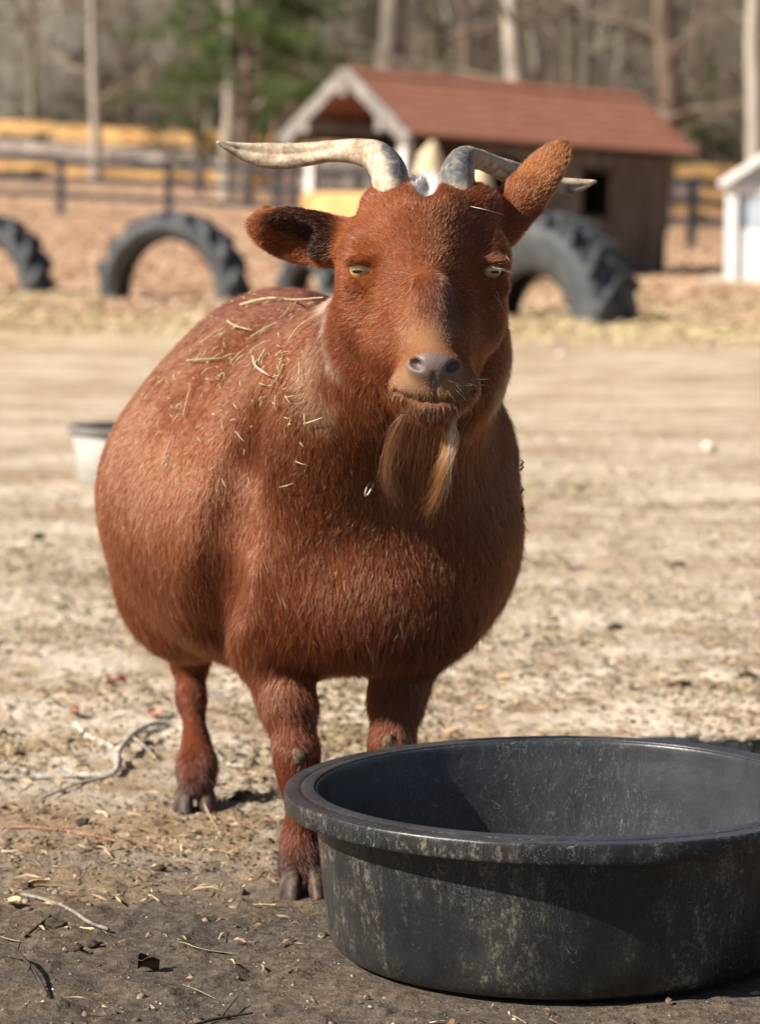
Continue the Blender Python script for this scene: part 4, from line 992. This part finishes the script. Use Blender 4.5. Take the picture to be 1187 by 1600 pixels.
on_back([(412, 568), (420, 556), (423, 550)], .0015, hay_g, 'dark green sprig above the pinkish scrap')
on_back([(436, 600), (444, 588), (450, 574)], .0012, hay_g, 'short green sprig next to the pinkish scrap')
on_back([(292, 655), (297, 635), (303, 610), (300, 605)], .0009, hay_p, 'thin pink stalk hanging down the flank')
on_back([(260, 724), (270, 700), (277, 676)], .0009, hay_p, 'lowest fine pink stalk on the flank')
on_back([(392, 764), (395, 755), (394, 746)], .0008, hay_y, 'tiny straw on the shoulder slope')
on_back([(480, 660), (495, 655), (512, 648)], .0010, hay_y, 'little twig caught where neck meets shoulder')
on_back([(348, 600), (352, 590), (358, 592), (352, 606)], .0010, hay_g, 'curled green wisp in the middle of the flank')
hb = MB(); R_ = np.random.default_rng(9)
for i in range(190):
    x, y = 400 + R_.normal(0, 70), 545 + R_.normal(0, 70)
    if R_.random() < .3: x, y = 330 + R_.normal(0, 80), 650 + R_.normal(0, 80)
    if x > 505 or y > 760: continue
    h = fld.hit(x, y, 3.6, 4.8)
    if h is None: continue
    j = int(np.argmin(((GV[::3] - h) ** 2).sum(1))) * 3; nn = GN[j]
    if h[1] < 3.7: continue
    t = unit(np.cross(nn, R_.normal(0, 1, 3))); L = .003 + .010 * R_.random() ** 2; hb.tube([h + nn * .007 - t * L, h + nn * .0085, h + nn * .007 + t * L], [.0005, .0007, .0004], 4)
put('hay_flecks', hb.data('hay_flecks', hay_y), None, kind='stuff', label='tiny hay flecks scattered over the goat\'s back', cat='hay')
bur = MB()
for x, y in ((815, 728), (817, 735), (818, 770), (820, 800)):
    c = next(q for q in (fld.hit(xx, y, 3.6, 4.4) for xx in range(806, 700, -4)) if q is not None) + np.array([.005, -.004, 0]); bur.tube([c, c + np.array([.004, 0, .005]), c + np.array([.001, 0, .009])], [.0012, .0016, .0008], 6)
put('burs', bur.data('burs', bark_dark), None, kind='stuff', label='dark burs clinging to the edge of the chest', cat='burs')
# ------------------------------------------------------------------ pale bucket behind the goat
bkm = Mat('bucket_plastic', .6, .3); bkm.color(bkm.mix(bkm.ramp(bkm.noise(14, 5, .7), [(.45, 0.0), (.65, .6)]), (.40, .385, .36), (.30, .25, .19)))
bc = np.array([-.795, 9.25, 0]); bc[2] = float(ground_z(bc[0], bc[1])) - .004
bucket = put('bucket', None, None, bc, label='pale dirty bucket standing behind the goat\'s flank', cat='bucket')
mb = MB(); mb.add(*lathe([(.0005, .003), (.10, .003), (.108, .01), (.128, .160), (.124, .160), (.105, .016), (.0005, .012)], 48)); mb.f = [f[::-1] for f in mb.f]; put('body', mb.data('body', bkm.m), bucket)
mb = MB(); mb.add(*lathe([(.127, .150), (.136, .150), (.1375, .158), (.135, .166), (.128, .167), (.1235, .163)], 48)); mb.f = [f[::-1] for f in mb.f]; put('rim', mb.data('rim', simple('bucket_rim', (.16, .15, .14), (.26, .25, .23), 20)), bucket)
bucket.scale = (1.22, 1.22, 1.12)
mb = MB(); mb.add(*lathe([(.0005, .0165), (.1045, .0165), (.1232, .1605)], 48)); put('shade_lining', mb.data('shade_lining', simple('bucket_shade', (.012, .010, .009), (.03, .026, .022), 20)), bucket)  # dark inner sheet added to stand for the shade inside the bucket
# ------------------------------------------------------------------ half buried tractor tyres
tyre_m = Mat('weathered_tyre', .62, .35); tyre_m.color(tyre_m.mix(tyre_m.ramp(tyre_m.noise(5, 6, .7), [(.4, 0.0), (.7, .5)]), (.050, .055, .062), (.15, .147, .14))); tyre_m.bump(tyre_m.noise(30, 4, .6), .004)
lug_m = simple('tyre_lug_rubber', (.030, .033, .038), (.10, .105, .112), 14, .6, .35, .003)
def tyre_section(R, r, w):
    h = w / 2; pr = [(r, -h * .42), (r - .005, -h * .55), (r + .03, -h * .72), (r + (R - r) * .45, -h * .98), (R - .07, -h), (R - .03, -h * .93), (R - .015, -h * .8), (R, -h * .3), (R, h * .3), (R - .015, h * .8), (R - .03, h * .93), (R - .07, h), (r + (R - r) * .45, h * .98), (r + .03, h * .72), (r - .005, h * .55), (r, h * .42),
                     (r + .03, h * .50), (r + (R - r) * .45, h * .86), (R - .07, h * .84), (R - .06, 0), (R - .07, -h * .84), (r + (R - r) * .45, -h * .86), (r + .03, -h * .50)]
    return pr
lug_cache = {}
def tyre(cx, Y, R, r, w, yaw, bury, label, nl=17):
    x = (cx - 593.5) / F * Y; z = float(terrain_base(np.array([x]), np.array([Y]))[0])
    root = put('tractor_tyre', None, None, (x, Y, z), (0, 0, yaw), label=label, cat='tyre', group='tractor tyres half buried across the yard')
    key = (R, r, w)
    if key not in lug_cache:
        V, Fc = lathe(tyre_section(R, r, w), 72, closed=True); mb = MB(); mb.add([(a, -c, b) for a, b, c in V], Fc)
        casing = mb.data('casing', tyre_m.m)
        ld = []
        for s in (-1, 1):
            mb = MB(); h = w / 2; V = []; n = 6
            for i in range(n):
                u = i / (n - 1); y = s * (-.02 * 1 + u * (h + .01)); a = .115 * u * 1.0 / R * 1.0; rr0 = R - .02 - .05 * max(0, u - .8) * 2; rr1 = R + .052 - .035 * max(0, u - .75) * 4 * .6
                for rr, da in ((rr0, -.036), (rr1, -.024), (rr1, .024), (rr0, .036)):
                    an = a * 1.6 + da / R; V.append((rr * math.sin(an), y, rr * math.cos(an)))
            V += [V[-4 + k] for k in range(4)]
            Fc = [(i * 4 + k, i * 4 + (k + 1) % 4, i * 4 + 4 + (k + 1) % 4, i * 4 + 4 + k) for i in range(n - 1) for k in range(4)] + [(0, 1, 2, 3), tuple(4 * (n - 1) + k for k in (3, 2, 1, 0))]
            mb.add(V[:4 * n], Fc); ld.append(mb.bevel('lug', lug_m, .008, 1, False))
        lug_cache[key] = (casing, ld)
    casing, ld = lug_cache[key]; cz = -bury
    put('casing', casing, root, (0, 0, cz))
    for i in range(nl):
        for s, off in ((0, 0), (1, .5)):
            a = 2 * math.pi * (i + off) / nl; zz = cz + R * math.cos(a)
            if zz < -.08: continue
            put('lug', ld[s], root, (0, 0, cz), (0, a, 0))
tyre(270, 24.2, .60, .425, .34, -math.radians(22), -.06, 'tractor tyre arch standing clear at left above the goat\'s back')
tyre(-18, 25.6, .58, .405, .34, -math.radians(28), -.04, 'tractor tyre cut by the left edge of the picture')
tyre(490, 24.6, .47, .31, .28, -math.radians(62), .06, 'tractor tyre mostly hidden behind the goat\'s drooping ear')
tyre(850, 20.2, .70, .36, .44, -math.radians(47), .02, 'largest and nearest tractor tyre, right of the goat\'s face')

# ------------------------------------------------------------------ shed
roof_m = Mat('rusty_red_roof', .8, .2); roof_m.color(roof_m.mix(roof_m.ramp(roof_m.noise(3, 6, .7, roof_m.co(scale=(1, 1, 2))), [(.35, 0.0), (.7, .7)]), (.34, .135, .085), (.44, .215, .14))); roof_m.bump(roof_m.noise(60, 4, .6), .004)
trim_m = simple('grey_white_trim', (.15, .135, .12), (.34, .31, .285), 5, .85, .2, .002)
plank_m = simple('brown_plank', (.085, .064, .052), (.21, .16, .13), 7, .85, .15, .003, (1, 1, .15))
dark_m = simple('shaded_interior_board', (.03, .022, .018), (.07, .05, .04), 6, .9, .1, .002)  # inner boards: shade of the open porch end put into a darker colour
post_m = simple('white_painted_post', (.55, .52, .48), (.82, .80, .76), 8, .75, .25, .001)
ywood = simple('yellow_sawn_wood', (.42, .24, .09), (.78, .50, .22), 4, .8, .2, .002, (.4, 1, 1))
pwood = simple('pale_sawn_wood', (.46, .36, .24), (.80, .70, .54), 4, .8, .2, .002, (.4, 1, 1))
gwood = simple('weathered_grey_slab', (.22, .19, .17), (.56, .50, .45), 5, .85, .2, .003, (.4, 1, 1))
p0 = P(537, 110, 28.8); yaw = math.atan2(.69, .72)
shed = put('shed', None, None, (p0[0], p0[1], 0.0), (0, math.radians(2.3), yaw), label='small wooden shed with rusty red gable roof and open porch end', cat='shed')
RZ, EZ, HW, LN = 2.02, 1.40, .86, 4.12
def part(name, fn, mat, bev=.004, smooth=False):
    mb = MB(); fn(mb); return put(name, mb.bevel(name, mat, bev, 1, smooth), shed)
for s in (-1, 1):
    nC = 8
    for i in range(nC):
        a, b = i / nC, (i + 1.12) / nC; ya, yb = HW * a * s, min(b, 1.0) * HW * s; za, zb = RZ + (EZ - RZ) * a, RZ + (EZ - RZ) * min(b, 1.0)
        lift = .007
        part('roof_course', lambda mb: mb.add([(-.03, ya, za), (LN, ya, za), (LN, yb, zb + lift), (-.03, yb, zb + lift), (-.03, ya, za - .03), (LN, ya, za - .03), (LN, yb, zb - .02), (-.03, yb, zb - .02)],
             [(0, 1, 2, 3), (7, 6, 5, 4), (0, 4, 5, 1), (1, 5, 6, 2), (2, 6, 7, 3), (3, 7, 4, 0)]), roof_m.m, .002)
part('ridge_cap', lambda mb: mb.add([(-.04, -.09, RZ - .045), (-.04, 0, RZ + .025), (-.04, .09, RZ - .045), (LN + .01, -.09, RZ - .045), (LN + .01, 0, RZ + .025), (LN + .01, .09, RZ - .045)], [(0, 1, 2), (5, 4, 3), (0, 3, 4, 1), (1, 4, 5, 2), (2, 5, 3, 0)]), roof_m.m, .002)
for s in (-1, 1):
    for xe in (-.06,):
        part('bargeboard', lambda mb: mb.beam((xe, .0, RZ - .055), (xe, (HW + .02) * s, EZ - .055 - .014), .14, .035, (0, 0, 1)), trim_m)
for y_, z_ in ((0, RZ - .20), (-.52, RZ - .54), (.52, RZ - .54)):
    part('purlin_end', lambda mb: mb.beam((-.10, y_, z_), (.9, y_, z_), .13, .11), trim_m)
for s in (-1, 1):
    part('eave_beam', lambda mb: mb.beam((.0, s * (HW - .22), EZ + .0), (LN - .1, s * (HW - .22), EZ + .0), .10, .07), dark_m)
for s in (-1, 1):
    part('porch_post', lambda mb: mb.beam((.14, s * (HW - .22), 0), (.14, s * (HW - .22), EZ - .052), .10, .10, (0, 1, 0)), post_m)
    part('porch_rail', lambda mb: mb.beam((.10, s * (HW - .22), .74), (1.0, s * (HW - .22), .74), .10, .035), ywood)
part('porch_board', lambda mb: mb.beam((.07, -(HW - .16), .70), (.07, (HW - .16), .70), .30, .03), ywood)
part('porch_board', lambda mb: mb.beam((.07, -(HW - .16), .34), (.07, (HW - .16), .34), .22, .03), ywood)
wall_y = -(HW - .22); n = 20; x0 = 1.0; wd = (LN - .25 - x0) / n
R_ = np.random.default_rng(4)
for s in (-1, 1):
    for i in range(n):
        xa = x0 + i * wd; zt, zb = EZ - .055, .0
        segs = [(zb, zt)]
        if s < 0 and i in (2, 3, 4): segs = [(zt - .06, zt)]          # doorway
        if s < 0 and i in (11, 12, 13): segs = [(zb, .72), (1.16, zt)]  # window opening
        for a, b in segs:
            part('plank', lambda mb: mb.box(np.array([xa + wd / 2, s * (HW - .22) + R_.normal(0, .003), (a + b) / 2]), np.array([wd / 2 - .004, .011, (b - a) / 2])), plank_m, .003)
    for i in range(0, n + 1, 1):
        if s < 0 and i in (3, 4, 12, 13): continue
        part('batten', lambda mb: mb.box(np.array([x0 + i * wd, s * (HW - .22 + .018), EZ / 2 - .03]), np.array([.014, .006, EZ / 2 - .03])), plank_m, .002)
for i in range(9):
    y_ = -(HW - .24) + (i + .5) * 2 * (HW - .24) / 9; zt = RZ - .06 - abs(y_) / HW * (RZ - EZ)
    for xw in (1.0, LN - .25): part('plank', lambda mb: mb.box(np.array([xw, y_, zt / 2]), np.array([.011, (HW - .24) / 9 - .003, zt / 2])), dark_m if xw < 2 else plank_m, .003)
part('window_frame', lambda mb: [mb.box(np.array([x0 + 12.5 * wd, wall_y - .03, z_]), np.array([wd * 1.5 + .03, .012, .02])) for z_ in (.71, 1.17)], dark_m, .002)
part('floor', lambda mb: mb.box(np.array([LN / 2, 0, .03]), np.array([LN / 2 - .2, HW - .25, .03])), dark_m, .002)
# pale straw piled before the shed wall
sm = simple('pale_straw', (.50, .36, .20), (.86, .70, .48), 30, .85, .2, .01, (1, 1, .4))
q = P(672, 300, 27.2); o = lump('straw_heap', (q[0], q[1], .42), (.22, .22, .86), sm, 'rounded pale straw heap against the shed, seen between the horns', 'straw heap', 2)
q = P(752, 300, 27.6); o = lump('straw_heap', (q[0], q[1], .40), (.16, .2, .72), sm, 'lower pale straw heap just right of the right horn base', 'straw heap', 4)

# ------------------------------------------------------------------ white plastic playhouse at the right edge
wp_m = Mat('white_plastic', .45, .4); wp_m.color(wp_m.ramp(wp_m.noise(3, 4, .6), [(.3, (.66, .68, .70)), (.7, (.84, .85, .86))])); wp_m = wp_m.m
bp_m = simple('blue_shade_plastic', (.34, .42, .50), (.48, .56, .63), 4, .45, .4, 0)  # bluish shade under the roof put into the colour, with the window's blue
q = P(1243, 300, 28.4); gz_ = float(terrain_base(np.array([q[0]]), np.array([28.4]))[0])
ph = put('playhouse', None, None, (q[0], q[1], gz_), (0, 0, math.radians(-12)), label='white plastic playhouse with bluish shade coloured into the gable at the right edge', cat='playhouse')
W2, D2, EZ2, RZ2 = .60, .5, .93, 1.33
def pp(name, fn, mat, bev=.012):
    mb = MB(); fn(mb); return put(name, mb.bevel(name, mat, bev, 2, False), ph)
for s in (-1, 1):
    pp('corner_post', lambda mb: mb.box(np.array([s * (W2 - .05), -D2, EZ2 / 2]), np.array([.055, .05, EZ2 / 2])), wp_m)
    pp('corner_post', lambda mb: mb.box(np.array([s * (W2 - .05), D2, EZ2 / 2]), np.array([.055, .05, EZ2 / 2])), wp_m)
    pp('side_wall', lambda mb: mb.box(np.array([s * (W2 - .05), 0, EZ2 / 2]), np.array([.025, D2 - .052, EZ2 / 2 - .01])), wp_m)
    pp('roof_panel', lambda mb: mb.beam((s * -.01, 0, RZ2), (s * (W2 + .06), 0, EZ2 - .03), .07, 2 * D2 + .24), wp_m)
pp('front_panel', lambda mb: mb.box(np.array([-.33, -D2 + .02, .25]), np.array([.16, .02, .25])), wp_m)
pp('window_panel', lambda mb: mb.box(np.array([-.33, -D2 + .03, .66]), np.array([.16, .015, .15])), bp_m)
pp('front_panel', lambda mb: mb.box(np.array([-.33, -D2 + .02, .865]), np.array([.16, .02, .05])), wp_m)
pp('door', lambda mb: mb.box(np.array([.10, -D2 + .03, .45]), np.array([.25, .015, .45])), bp_m)
pp('gable', lambda mb: mb.add([(-W2 + .05, -D2 + .02, EZ2 - .02), (W2 - .05, -D2 + .02, EZ2 - .02), (0, -D2 + .02, RZ2 - .06), (-W2 + .05, -D2 + .06, EZ2 - .02), (W2 - .05, -D2 + .06, EZ2 - .02), (0, -D2 + .06, RZ2 - .06)], [(0, 1, 2), (5, 4, 3), (0, 3, 4, 1), (1, 4, 5, 2), (2, 5, 3, 0)]), bp_m, .004)
pp('base_slab', lambda mb: mb.box(np.array([-.05, -.05, .0]), np.array([W2 + .22, D2 + .25, .035])), simple('sandy_slab', (.42, .34, .25), (.60, .50, .38), 9), .01)

# ------------------------------------------------------------------ fences
slate = simple('dark_fence_wood', (.035, .038, .045), (.10, .105, .12), 6, .8, .2, .002)
def fence_line(name, pts, hgt, posts_w, rail_z, rail_h, rail_t, mats, pm_, label, spacing, waney=0, rname='rail', group=None, seed=0, joints=0.0):
    R = np.random.default_rng(seed); pts = [np.array(p, float) for p in pts]
    o0 = np.array([pts[0][0], pts[0][1], float(terrain_base(np.array([pts[0][0]]), np.array([pts[0][1]]))[0])])
    root = put(name, None, None, o0, label=label, cat='fence', group=group)
    L = np.linalg.norm(pts[1] - pts[0]); n = max(int(round(L / spacing)), 1); q = [pts[0] + (pts[1] - pts[0]) * i / n for i in range(n + 1)]
    gz = [float(terrain_base(np.array([p[0]]), np.array([p[1]]))[0]) for p in q]
    d = unit(np.append(pts[1] - pts[0], 0)); nrm = np.array([d[1], -d[0], 0])
    for p, z in zip(q, gz):
        mb = MB(); mb.beam(np.array([p[0], p[1], z - .05]) - o0, np.array([p[0], p[1], z + hgt * (1 + R.normal(0, .02))]) - o0, posts_w, posts_w, (0, 1, 0)); put('post', mb.bevel('post', pm_, .006, 1, False), root)
    for j, (rz, rh) in enumerate(zip(rail_z, rail_h)):
        for i in range(n):
            a = np.array([q[i][0], q[i][1], gz[i] + rz + R.normal(0, joints)]); b = np.array([q[i + 1][0], q[i + 1][1], gz[i + 1] + rz + R.normal(0, joints)])
            a = a + nrm * (posts_w / 2 + rail_t / 2 + .002) + d * .004; b = b + nrm * (posts_w / 2 + rail_t / 2 + .002) - d * .004
            mb = MB(); K = 9 if waney else 2; V = []
            for k in range(K):
                u = k / (K - 1); c = a * (1 - u) + b * u; lo = rh / 2 * (1 + waney * (1.6 * math.sin(u * math.pi * (1 + .8 * R.random())) - .6 + .5 * R.random())); up_ = rh / 2 * (1 + waney * .25 * R.normal())
                for sg, zz in ((-1, -lo), (1, -lo), (1, up_), (-1, up_)): V.append(c + nrm * sg * rail_t / 2 + UPV * zz - o0)
            Fc = [(k * 4 + e, k * 4 + (e + 1) % 4, k * 4 + 4 + (e + 1) % 4, k * 4 + 4 + e) for k in range(K - 1) for e in range(4)] + [(0, 1, 2, 3), tuple(4 * (K - 1) + e for e in (3, 2, 1, 0))]
            mb.add(V, Fc); put(rname, mb.data(rname, mats[int(R.integers(len(mats)))] if waney and R.random() < .22 and j < 2 else mats[j % min(3, len(mats))], False), root)
    return root
fence_line('rail_fence', [(-12.5, 44.7), (.1, 43.4)], .86, .11, (.28, .52, .78), (.09, .09, .09), .04, [slate], slate, 'dark three rail fence running along the left, behind the tyres', 1.67, joints=.02)
fence_line('rail_fence', [(3.15, 39.0), (7.6, 40.0)], .95, .11, (.35, .60, .86), (.09, .09, .09), .04, [slate], slate, 'dark rail fence between the shed and the white playhouse', 1.0, seed=2, joints=.02)
fence_line('slab_fence', [(-13.0, 59.0), (0.6, 56.0)], 1.08, .12, (.20, .53, .90), (.20, .24, .28), .05, [ywood, gwood, ywood, pwood, gwood], gwood, 'yellow and grey slab board fence behind the dark fence at left', 2.2, waney=.28, rname='slab', seed=3, joints=.03)
fence_line('slab_fence', [(3.3, 50.5), (9.5, 51.5)], .98, .12, (.22, .50, .82), (.14, .16, .22), .05, [ywood, gwood, ywood], gwood, 'yellow slab board fence seen right of the shed', 2.0, waney=.28, rname='slab', seed=4, joints=.03)

# ------------------------------------------------------------------ woods
barks = [simple('pale_bark', (.22, .19, .155), (.50, .45, .38), 3, .9, .15, .01, (3, 3, .5)), simple('grey_bark', (.07, .062, .052), (.22, .195, .165), 3, .9, .15, .01, (3, 3, .5)), simple('brown_bark', (.085, .062, .048), (.25, .19, .15), 3, .9, .15, .01, (3, 3, .5)), simple('mossy_bark', (.12, .12, .08), (.30, .28, .19), 3, .9, .15, .01, (3, 3, .5))]
twig_m = [simple('twig_grey', (.13, .115, .085), (.36, .32, .25), 2, .9, .1, 0), simple('twig_pinkish', (.11, .082, .062), (.28, .215, .17), 2, .9, .1, 0)]
class TR:
    def __init__(s): s.v, s.f = [], []
    def tube(s, pts, r0, r1, n):
        o = len(s.v); K = len(pts)
        T = unit(np.gradient(pts, axis=0))
        for i, (p, t) in enumerate(zip(pts, T)):
            a = unit(np.cross(t, (.31, .17, .93) if abs(t[2]) < .9 else (1, .2, 0))); b = np.cross(t, a); r = r0 + (r1 - r0) * i / (K - 1)
            for k in range(n): q = 2 * math.pi * k / n; s.v.append(p + r * (a * math.cos(q) + b * math.sin(q)))
        for i in range(K - 1):
            for k in range(n): s.f.append((o + i * n + k, o + i * n + (k + 1) % n, o + (i + 1) * n + (k + 1) % n, o + (i + 1) * n + k))
    def me(s, name, mat): return mesh_data(name, np.array(s.v), np.array(s.f), mat)
def bare_tree(seed, h, r, low, nb, lean=0.0):
    R = np.random.default_rng(seed); tr = TR(); K = 12; z = np.linspace(-.2, h, K); w = np.cumsum(R.normal(0, .05, (K, 2)), 0); tp = np.stack([w[:, 0] + lean * z, w[:, 1], z], 1)
    o = len(tr.v); rr = r * (1 - .75 * np.linspace(0, 1, K)); rr[0] *= 1.35
    T = TR(); T.tube(tp[:2], rr[0], rr[1], 12)
    T = TR()
    for i, p in enumerate(tp):
        for k in range(12): q = 2 * math.pi * k / 12; T.v.append(p + rr[i] * np.array([math.cos(q), math.sin(q), 0]) * (1 + .06 * R.normal()))
    for i in range(K - 1):
        for k in range(12): T.f.append((i * 12 + k, i * 12 + (k + 1) % 12, (i + 1) * 12 + (k + 1) % 12, (i + 1) * 12 + k))
    C = TR()
    def branch(p, d, L, r0, lvl):
        K2 = 5; pts = [p]; dd = d.copy()
        for i in range(K2 - 1): dd = unit(dd + R.normal(0, .16, 3) + np.array([0, 0, .05])); pts.append(pts[-1] + dd * L / (K2 - 1))
        pts = np.array(pts); C.tube(pts, r0, r0 * .35, 4 if lvl < 2 else 3)
        if lvl < 2:
            for i in range(5 if lvl == 0 else 4):
                u = .25 + .75 * R.random(); j = int(u * (K2 - 1)); j = min(j, K2 - 2); b = pts[j] + (pts[j + 1] - pts[j]) * (u * (K2 - 1) - j)
                branch(b, unit(dd + R.normal(0, .65, 3)), L * (.35 + .25 * R.random()), r0 * .42, lvl + 1)
    for i in range(nb):
        u = low + (1 - low) * (i + R.random()) / nb; zz = u * h; j = min(int(u * (K - 1)), K - 2); p = tp[j] + (tp[j + 1] - tp[j]) * (u * (K - 1) - j); a = R.random() * 6.28
        branch(p, unit(np.array([math.cos(a), math.sin(a), .1 + .5 * R.random()])), (1.4 + 1.8 * R.random()) * (1.15 - .6 * u), r * (.20 + .1 * R.random()), 0)
    return T, C
variants = []
for i in range(6):
    T, C = bare_tree(100 + i, 9 + i % 3 * 1.5, .13 + .03 * (i % 3), .06 + .05 * (i % 2), 16, (i - 3) * .006); variants.append((T, C))
tree_cache = {}
def tree(x, Y, vi, sc, rs, bi, ti, label, rz=0.0, grp='bare trees of the wood behind the fences'):
    z = float(terrain_base(np.array([x]), np.array([Y]))[0]); key = (vi, bi, ti)
    if key not in tree_cache: tree_cache[key] = (variants[vi][0].me('trunk', barks[bi]), variants[vi][1].me('crown', twig_m[ti]))
    r = put('bare_tree', None, None, (x, Y, z), (0, 0, rz), label=label, cat='tree', group=grp)
    put('trunk', tree_cache[key][0], r, scale=(rs, rs, sc)); put('crown', tree_cache[key][1], r, scale=(sc, sc, sc))
special = [(820, 42, .32, 0, 'pale straight trunk rising right behind the middle of the shed roof'), (607, 47, .50, 1, 'thick dark grey trunk behind the left part of the shed roof'), (690, 50, .50, 3, 'broad mossy trunk between the dark one and the pale straight one'),
           (1000, 46, .42, 2, 'broad brown trunk behind the right end of the shed roof'), (1178, 40, .27, 0, 'pale trunk rising behind the white playhouse'), (155, 55, .20, 0, 'slim pale trunk left of the pine boughs'), (350, 52, .24, 0, 'pale trunk under the pine boughs'),
           (372, 56, .2, 2, 'brown trunk hidden among the pine boughs'), (905, 50, .22, 1, 'slim grey trunk behind the roof, left of the broad brown one'), (740, 56, .26, 2, 'brown trunk right of the mossy one'), (205, 60, .18, 1, 'slim trunk over the yellow fence at left'), (480, 58, .22, 2, 'brown trunk just left of the shed gable'),
           (1090, 58, .2, 2, 'slim trunk between the shed and the playhouse'), (300, 66, .22, 1, 'grey trunk deep in the wood left of the pine'), (60, 58, .2, 3, 'mossy trunk over the fence near the left edge')]
R_ = np.random.default_rng(12)
for i, (px_, Y, dia, bi, lb) in enumerate(special):
    vi = i % 6; base_r = .13 + .03 * (vi % 3)
    tree((px_ - 593.5) / F * Y, Y, vi, 1.0, dia / 2 / base_r, bi, i % 2, lb, R_.random() * 6)
for i in range(130):
    Y = 54 + 60 * R_.random() ** .8; x = (R_.random() * 2 - 1) * (Y * .23 + 3)
    tree(x, Y, int(R_.integers(6)), .85 + .4 * R_.random(), .6 + .7 * R_.random(), int(R_.integers(4)), int(R_.integers(2)), 'bare grey brown tree deep in the wood', R_.random() * 6)
# sunlit pine with drooping green boughs
needle = simple('pine_needles', (.045, .080, .022), (.135, .195, .055), 6, .7, .2, 0)
needle_d = simple('dark_needles', (.03, .055, .02), (.085, .12, .04), 6, .7, .2, 0)
def pine(x, Y, h, zlow, spread, seed, nb, mat, label, kind='pine_tree'):
    R = np.random.default_rng(seed); z = float(terrain_base(np.array([x]), np.array([Y]))[0])
    r = put(kind, None, None, (x, Y, z), label=label, cat='tree')
    T = TR(); T.tube(np.array([[0, 0, -.1], [.05, 0, h * .5], [0, .05, h]]), .09 + h * .008, .02, 10); put('trunk', T.me('trunk', barks[2]), r)
    B = TR(); nv, nf = [], []
    for i in range(nb):
        u = (i + R.random()) / nb; zz = zlow + (h - zlow) * u; a = R.random() * 6.28; L = spread * (1.05 - .75 * u) * (.6 + .6 * R.random()); d = np.array([math.cos(a), math.sin(a), .12])
        p = np.array([0, 0, zz]) + d[None] * np.linspace(0, L, 5)[:, None] + np.array([0, 0, -.16 * L]) * (np.linspace(0, 1, 5) ** 2)[:, None]; B.tube(p, .018, .005, 4)
        for k in range(int(26 * L)):
            t = .25 + .75 * R.random(); c = p[0] + (p[-1] - p[0]) * t + R.normal(0, .10, 3) * np.array([1, 1, .5]); m_ = 9
            for j in range(m_):
                dd = unit(R.normal(0, 1, 3) + np.array([0, 0, .3]) + d * .6); l_ = .12 + .09 * R.random(); sd = unit(np.cross(dd, R.normal(0, 1, 3))) * .010; o = len(nv); nv += [c - sd, c + sd, c + dd * l_]; nf.append((o, o + 1, o + 2))
    cr = put('crown', B.me('crown', barks[2]), r); put('needles', mesh_data('needles', np.array(nv), np.array(nf), mat), cr, kind='stuff')
pine((385 - 593.5) / F * 49, 49, 6.5, 1.75, 1.95, 1, 90, needle, 'bright green pine with drooping boughs left of the shed')
pine((310 - 593.5) / F * 53, 53, 3.2, .5, .9, 2, 22, needle_d, 'small dark evergreen low behind the fence left of the pine')
pine((430 - 593.5) / F * 55, 55, 3.0, .5, 1.0, 4, 24, needle_d, 'small evergreen low between the pine and the shed gable')
pine((1095 - 593.5) / F * 53, 53, 2.6, .3, .9, 5, 24, needle_d, 'small dark evergreen between the shed and the playhouse')
pine((455 - 593.5) / F * 51, 51, 5.0, 1.4, 1.2, 8, 40, needle, 'second green pine behind the horn tip, nearer the shed gable')
pine((590 - 593.5) / F * 60, 60, 5.0, .8, 1.3, 9, 36, needle_d, 'dark evergreen behind the shed ridge')
pine((145 - 593.5) / F * 60, 60, 2.4, .3, 1.0, 6, 20, needle_d, 'dark evergreen shrub over the yellow fence at left', 'evergreen_shrub')
# tangled undergrowth, nobody could count its stems
def brush(name, n, seed, y0, y1, hmin, hmax, wd, mat, label, zlo=0.0, lean=.5, xr=None):
    R = np.random.default_rng(seed); Y = y0 + (y1 - y0) * R.random(n); x = (R.random(n) * 2 - 1) * (Y * .20 + 2) if xr is None else xr[0] + (xr[1] - xr[0]) * R.random(n) ** .8; z = terrain_base(x, Y) + zlo * R.random(n); K = 4
    h = hmin + (hmax - hmin) * R.random(n) ** 1.4; d = R.normal(0, lean, (n, 2)); d2 = R.normal(0, lean, (n, 2)); V = np.zeros((n, K, 2, 3)); a = R.random(n) * 3.14
    for k in range(K):
        u = k / (K - 1); c = np.stack([x + h * (d[:, 0] * u + d2[:, 0] * u * u), Y + h * (d[:, 1] * u + d2[:, 1] * u * u), z + h * u * (1 - .15 * u * np.abs(d2[:, 0]))], 1)
        for j, sg in ((0, -1), (1, 1)): V[:, k, j] = c + (np.stack([np.cos(a), np.sin(a) * .4, .2 * np.sin(a * 3)], 1) * (sg * wd * (1 - .7 * u) * (.5 + R.random(n)))[:, None])
    q = np.array([(2 * k, 2 * k + 1, 2 * k + 3, 2 * k + 2) for k in range(K - 1)]); Q = (q[None] + (np.arange(n) * K * 2)[:, None, None]).reshape(-1, 4)
    put(name, mesh_data(name, V.reshape(-1, 3), Q, mat), kind='stuff', label=label, cat='undergrowth')
brush('undergrowth', 17000, 71, 60, 105, .8, 4.5, .014, twig_m[0], 'grey tangle of bare stems filling the wood')
brush('undergrowth', 17000, 72, 58, 105, .8, 4.5, .014, twig_m[1], 'brownish tangle of bare stems filling the wood')
brush('upper_twigs', 9000, 73, 56, 100, .6, 2.2, .011, twig_m[0], 'fine bare twigs hanging between the trunks', 6.5, 1.0)

brush('haze_thicket', 12000, 74, 60, 76, 1.2, 5.0, .012, simple('twig_haze', (.50, .48, .42), (.80, .78, .70), 2, .9, .1, 0) , 'thicket of fine stems coloured pale as bright haze at the far left', 0, .6, (-13, -3.5))  # pale stems added so their colour gives the bright haze
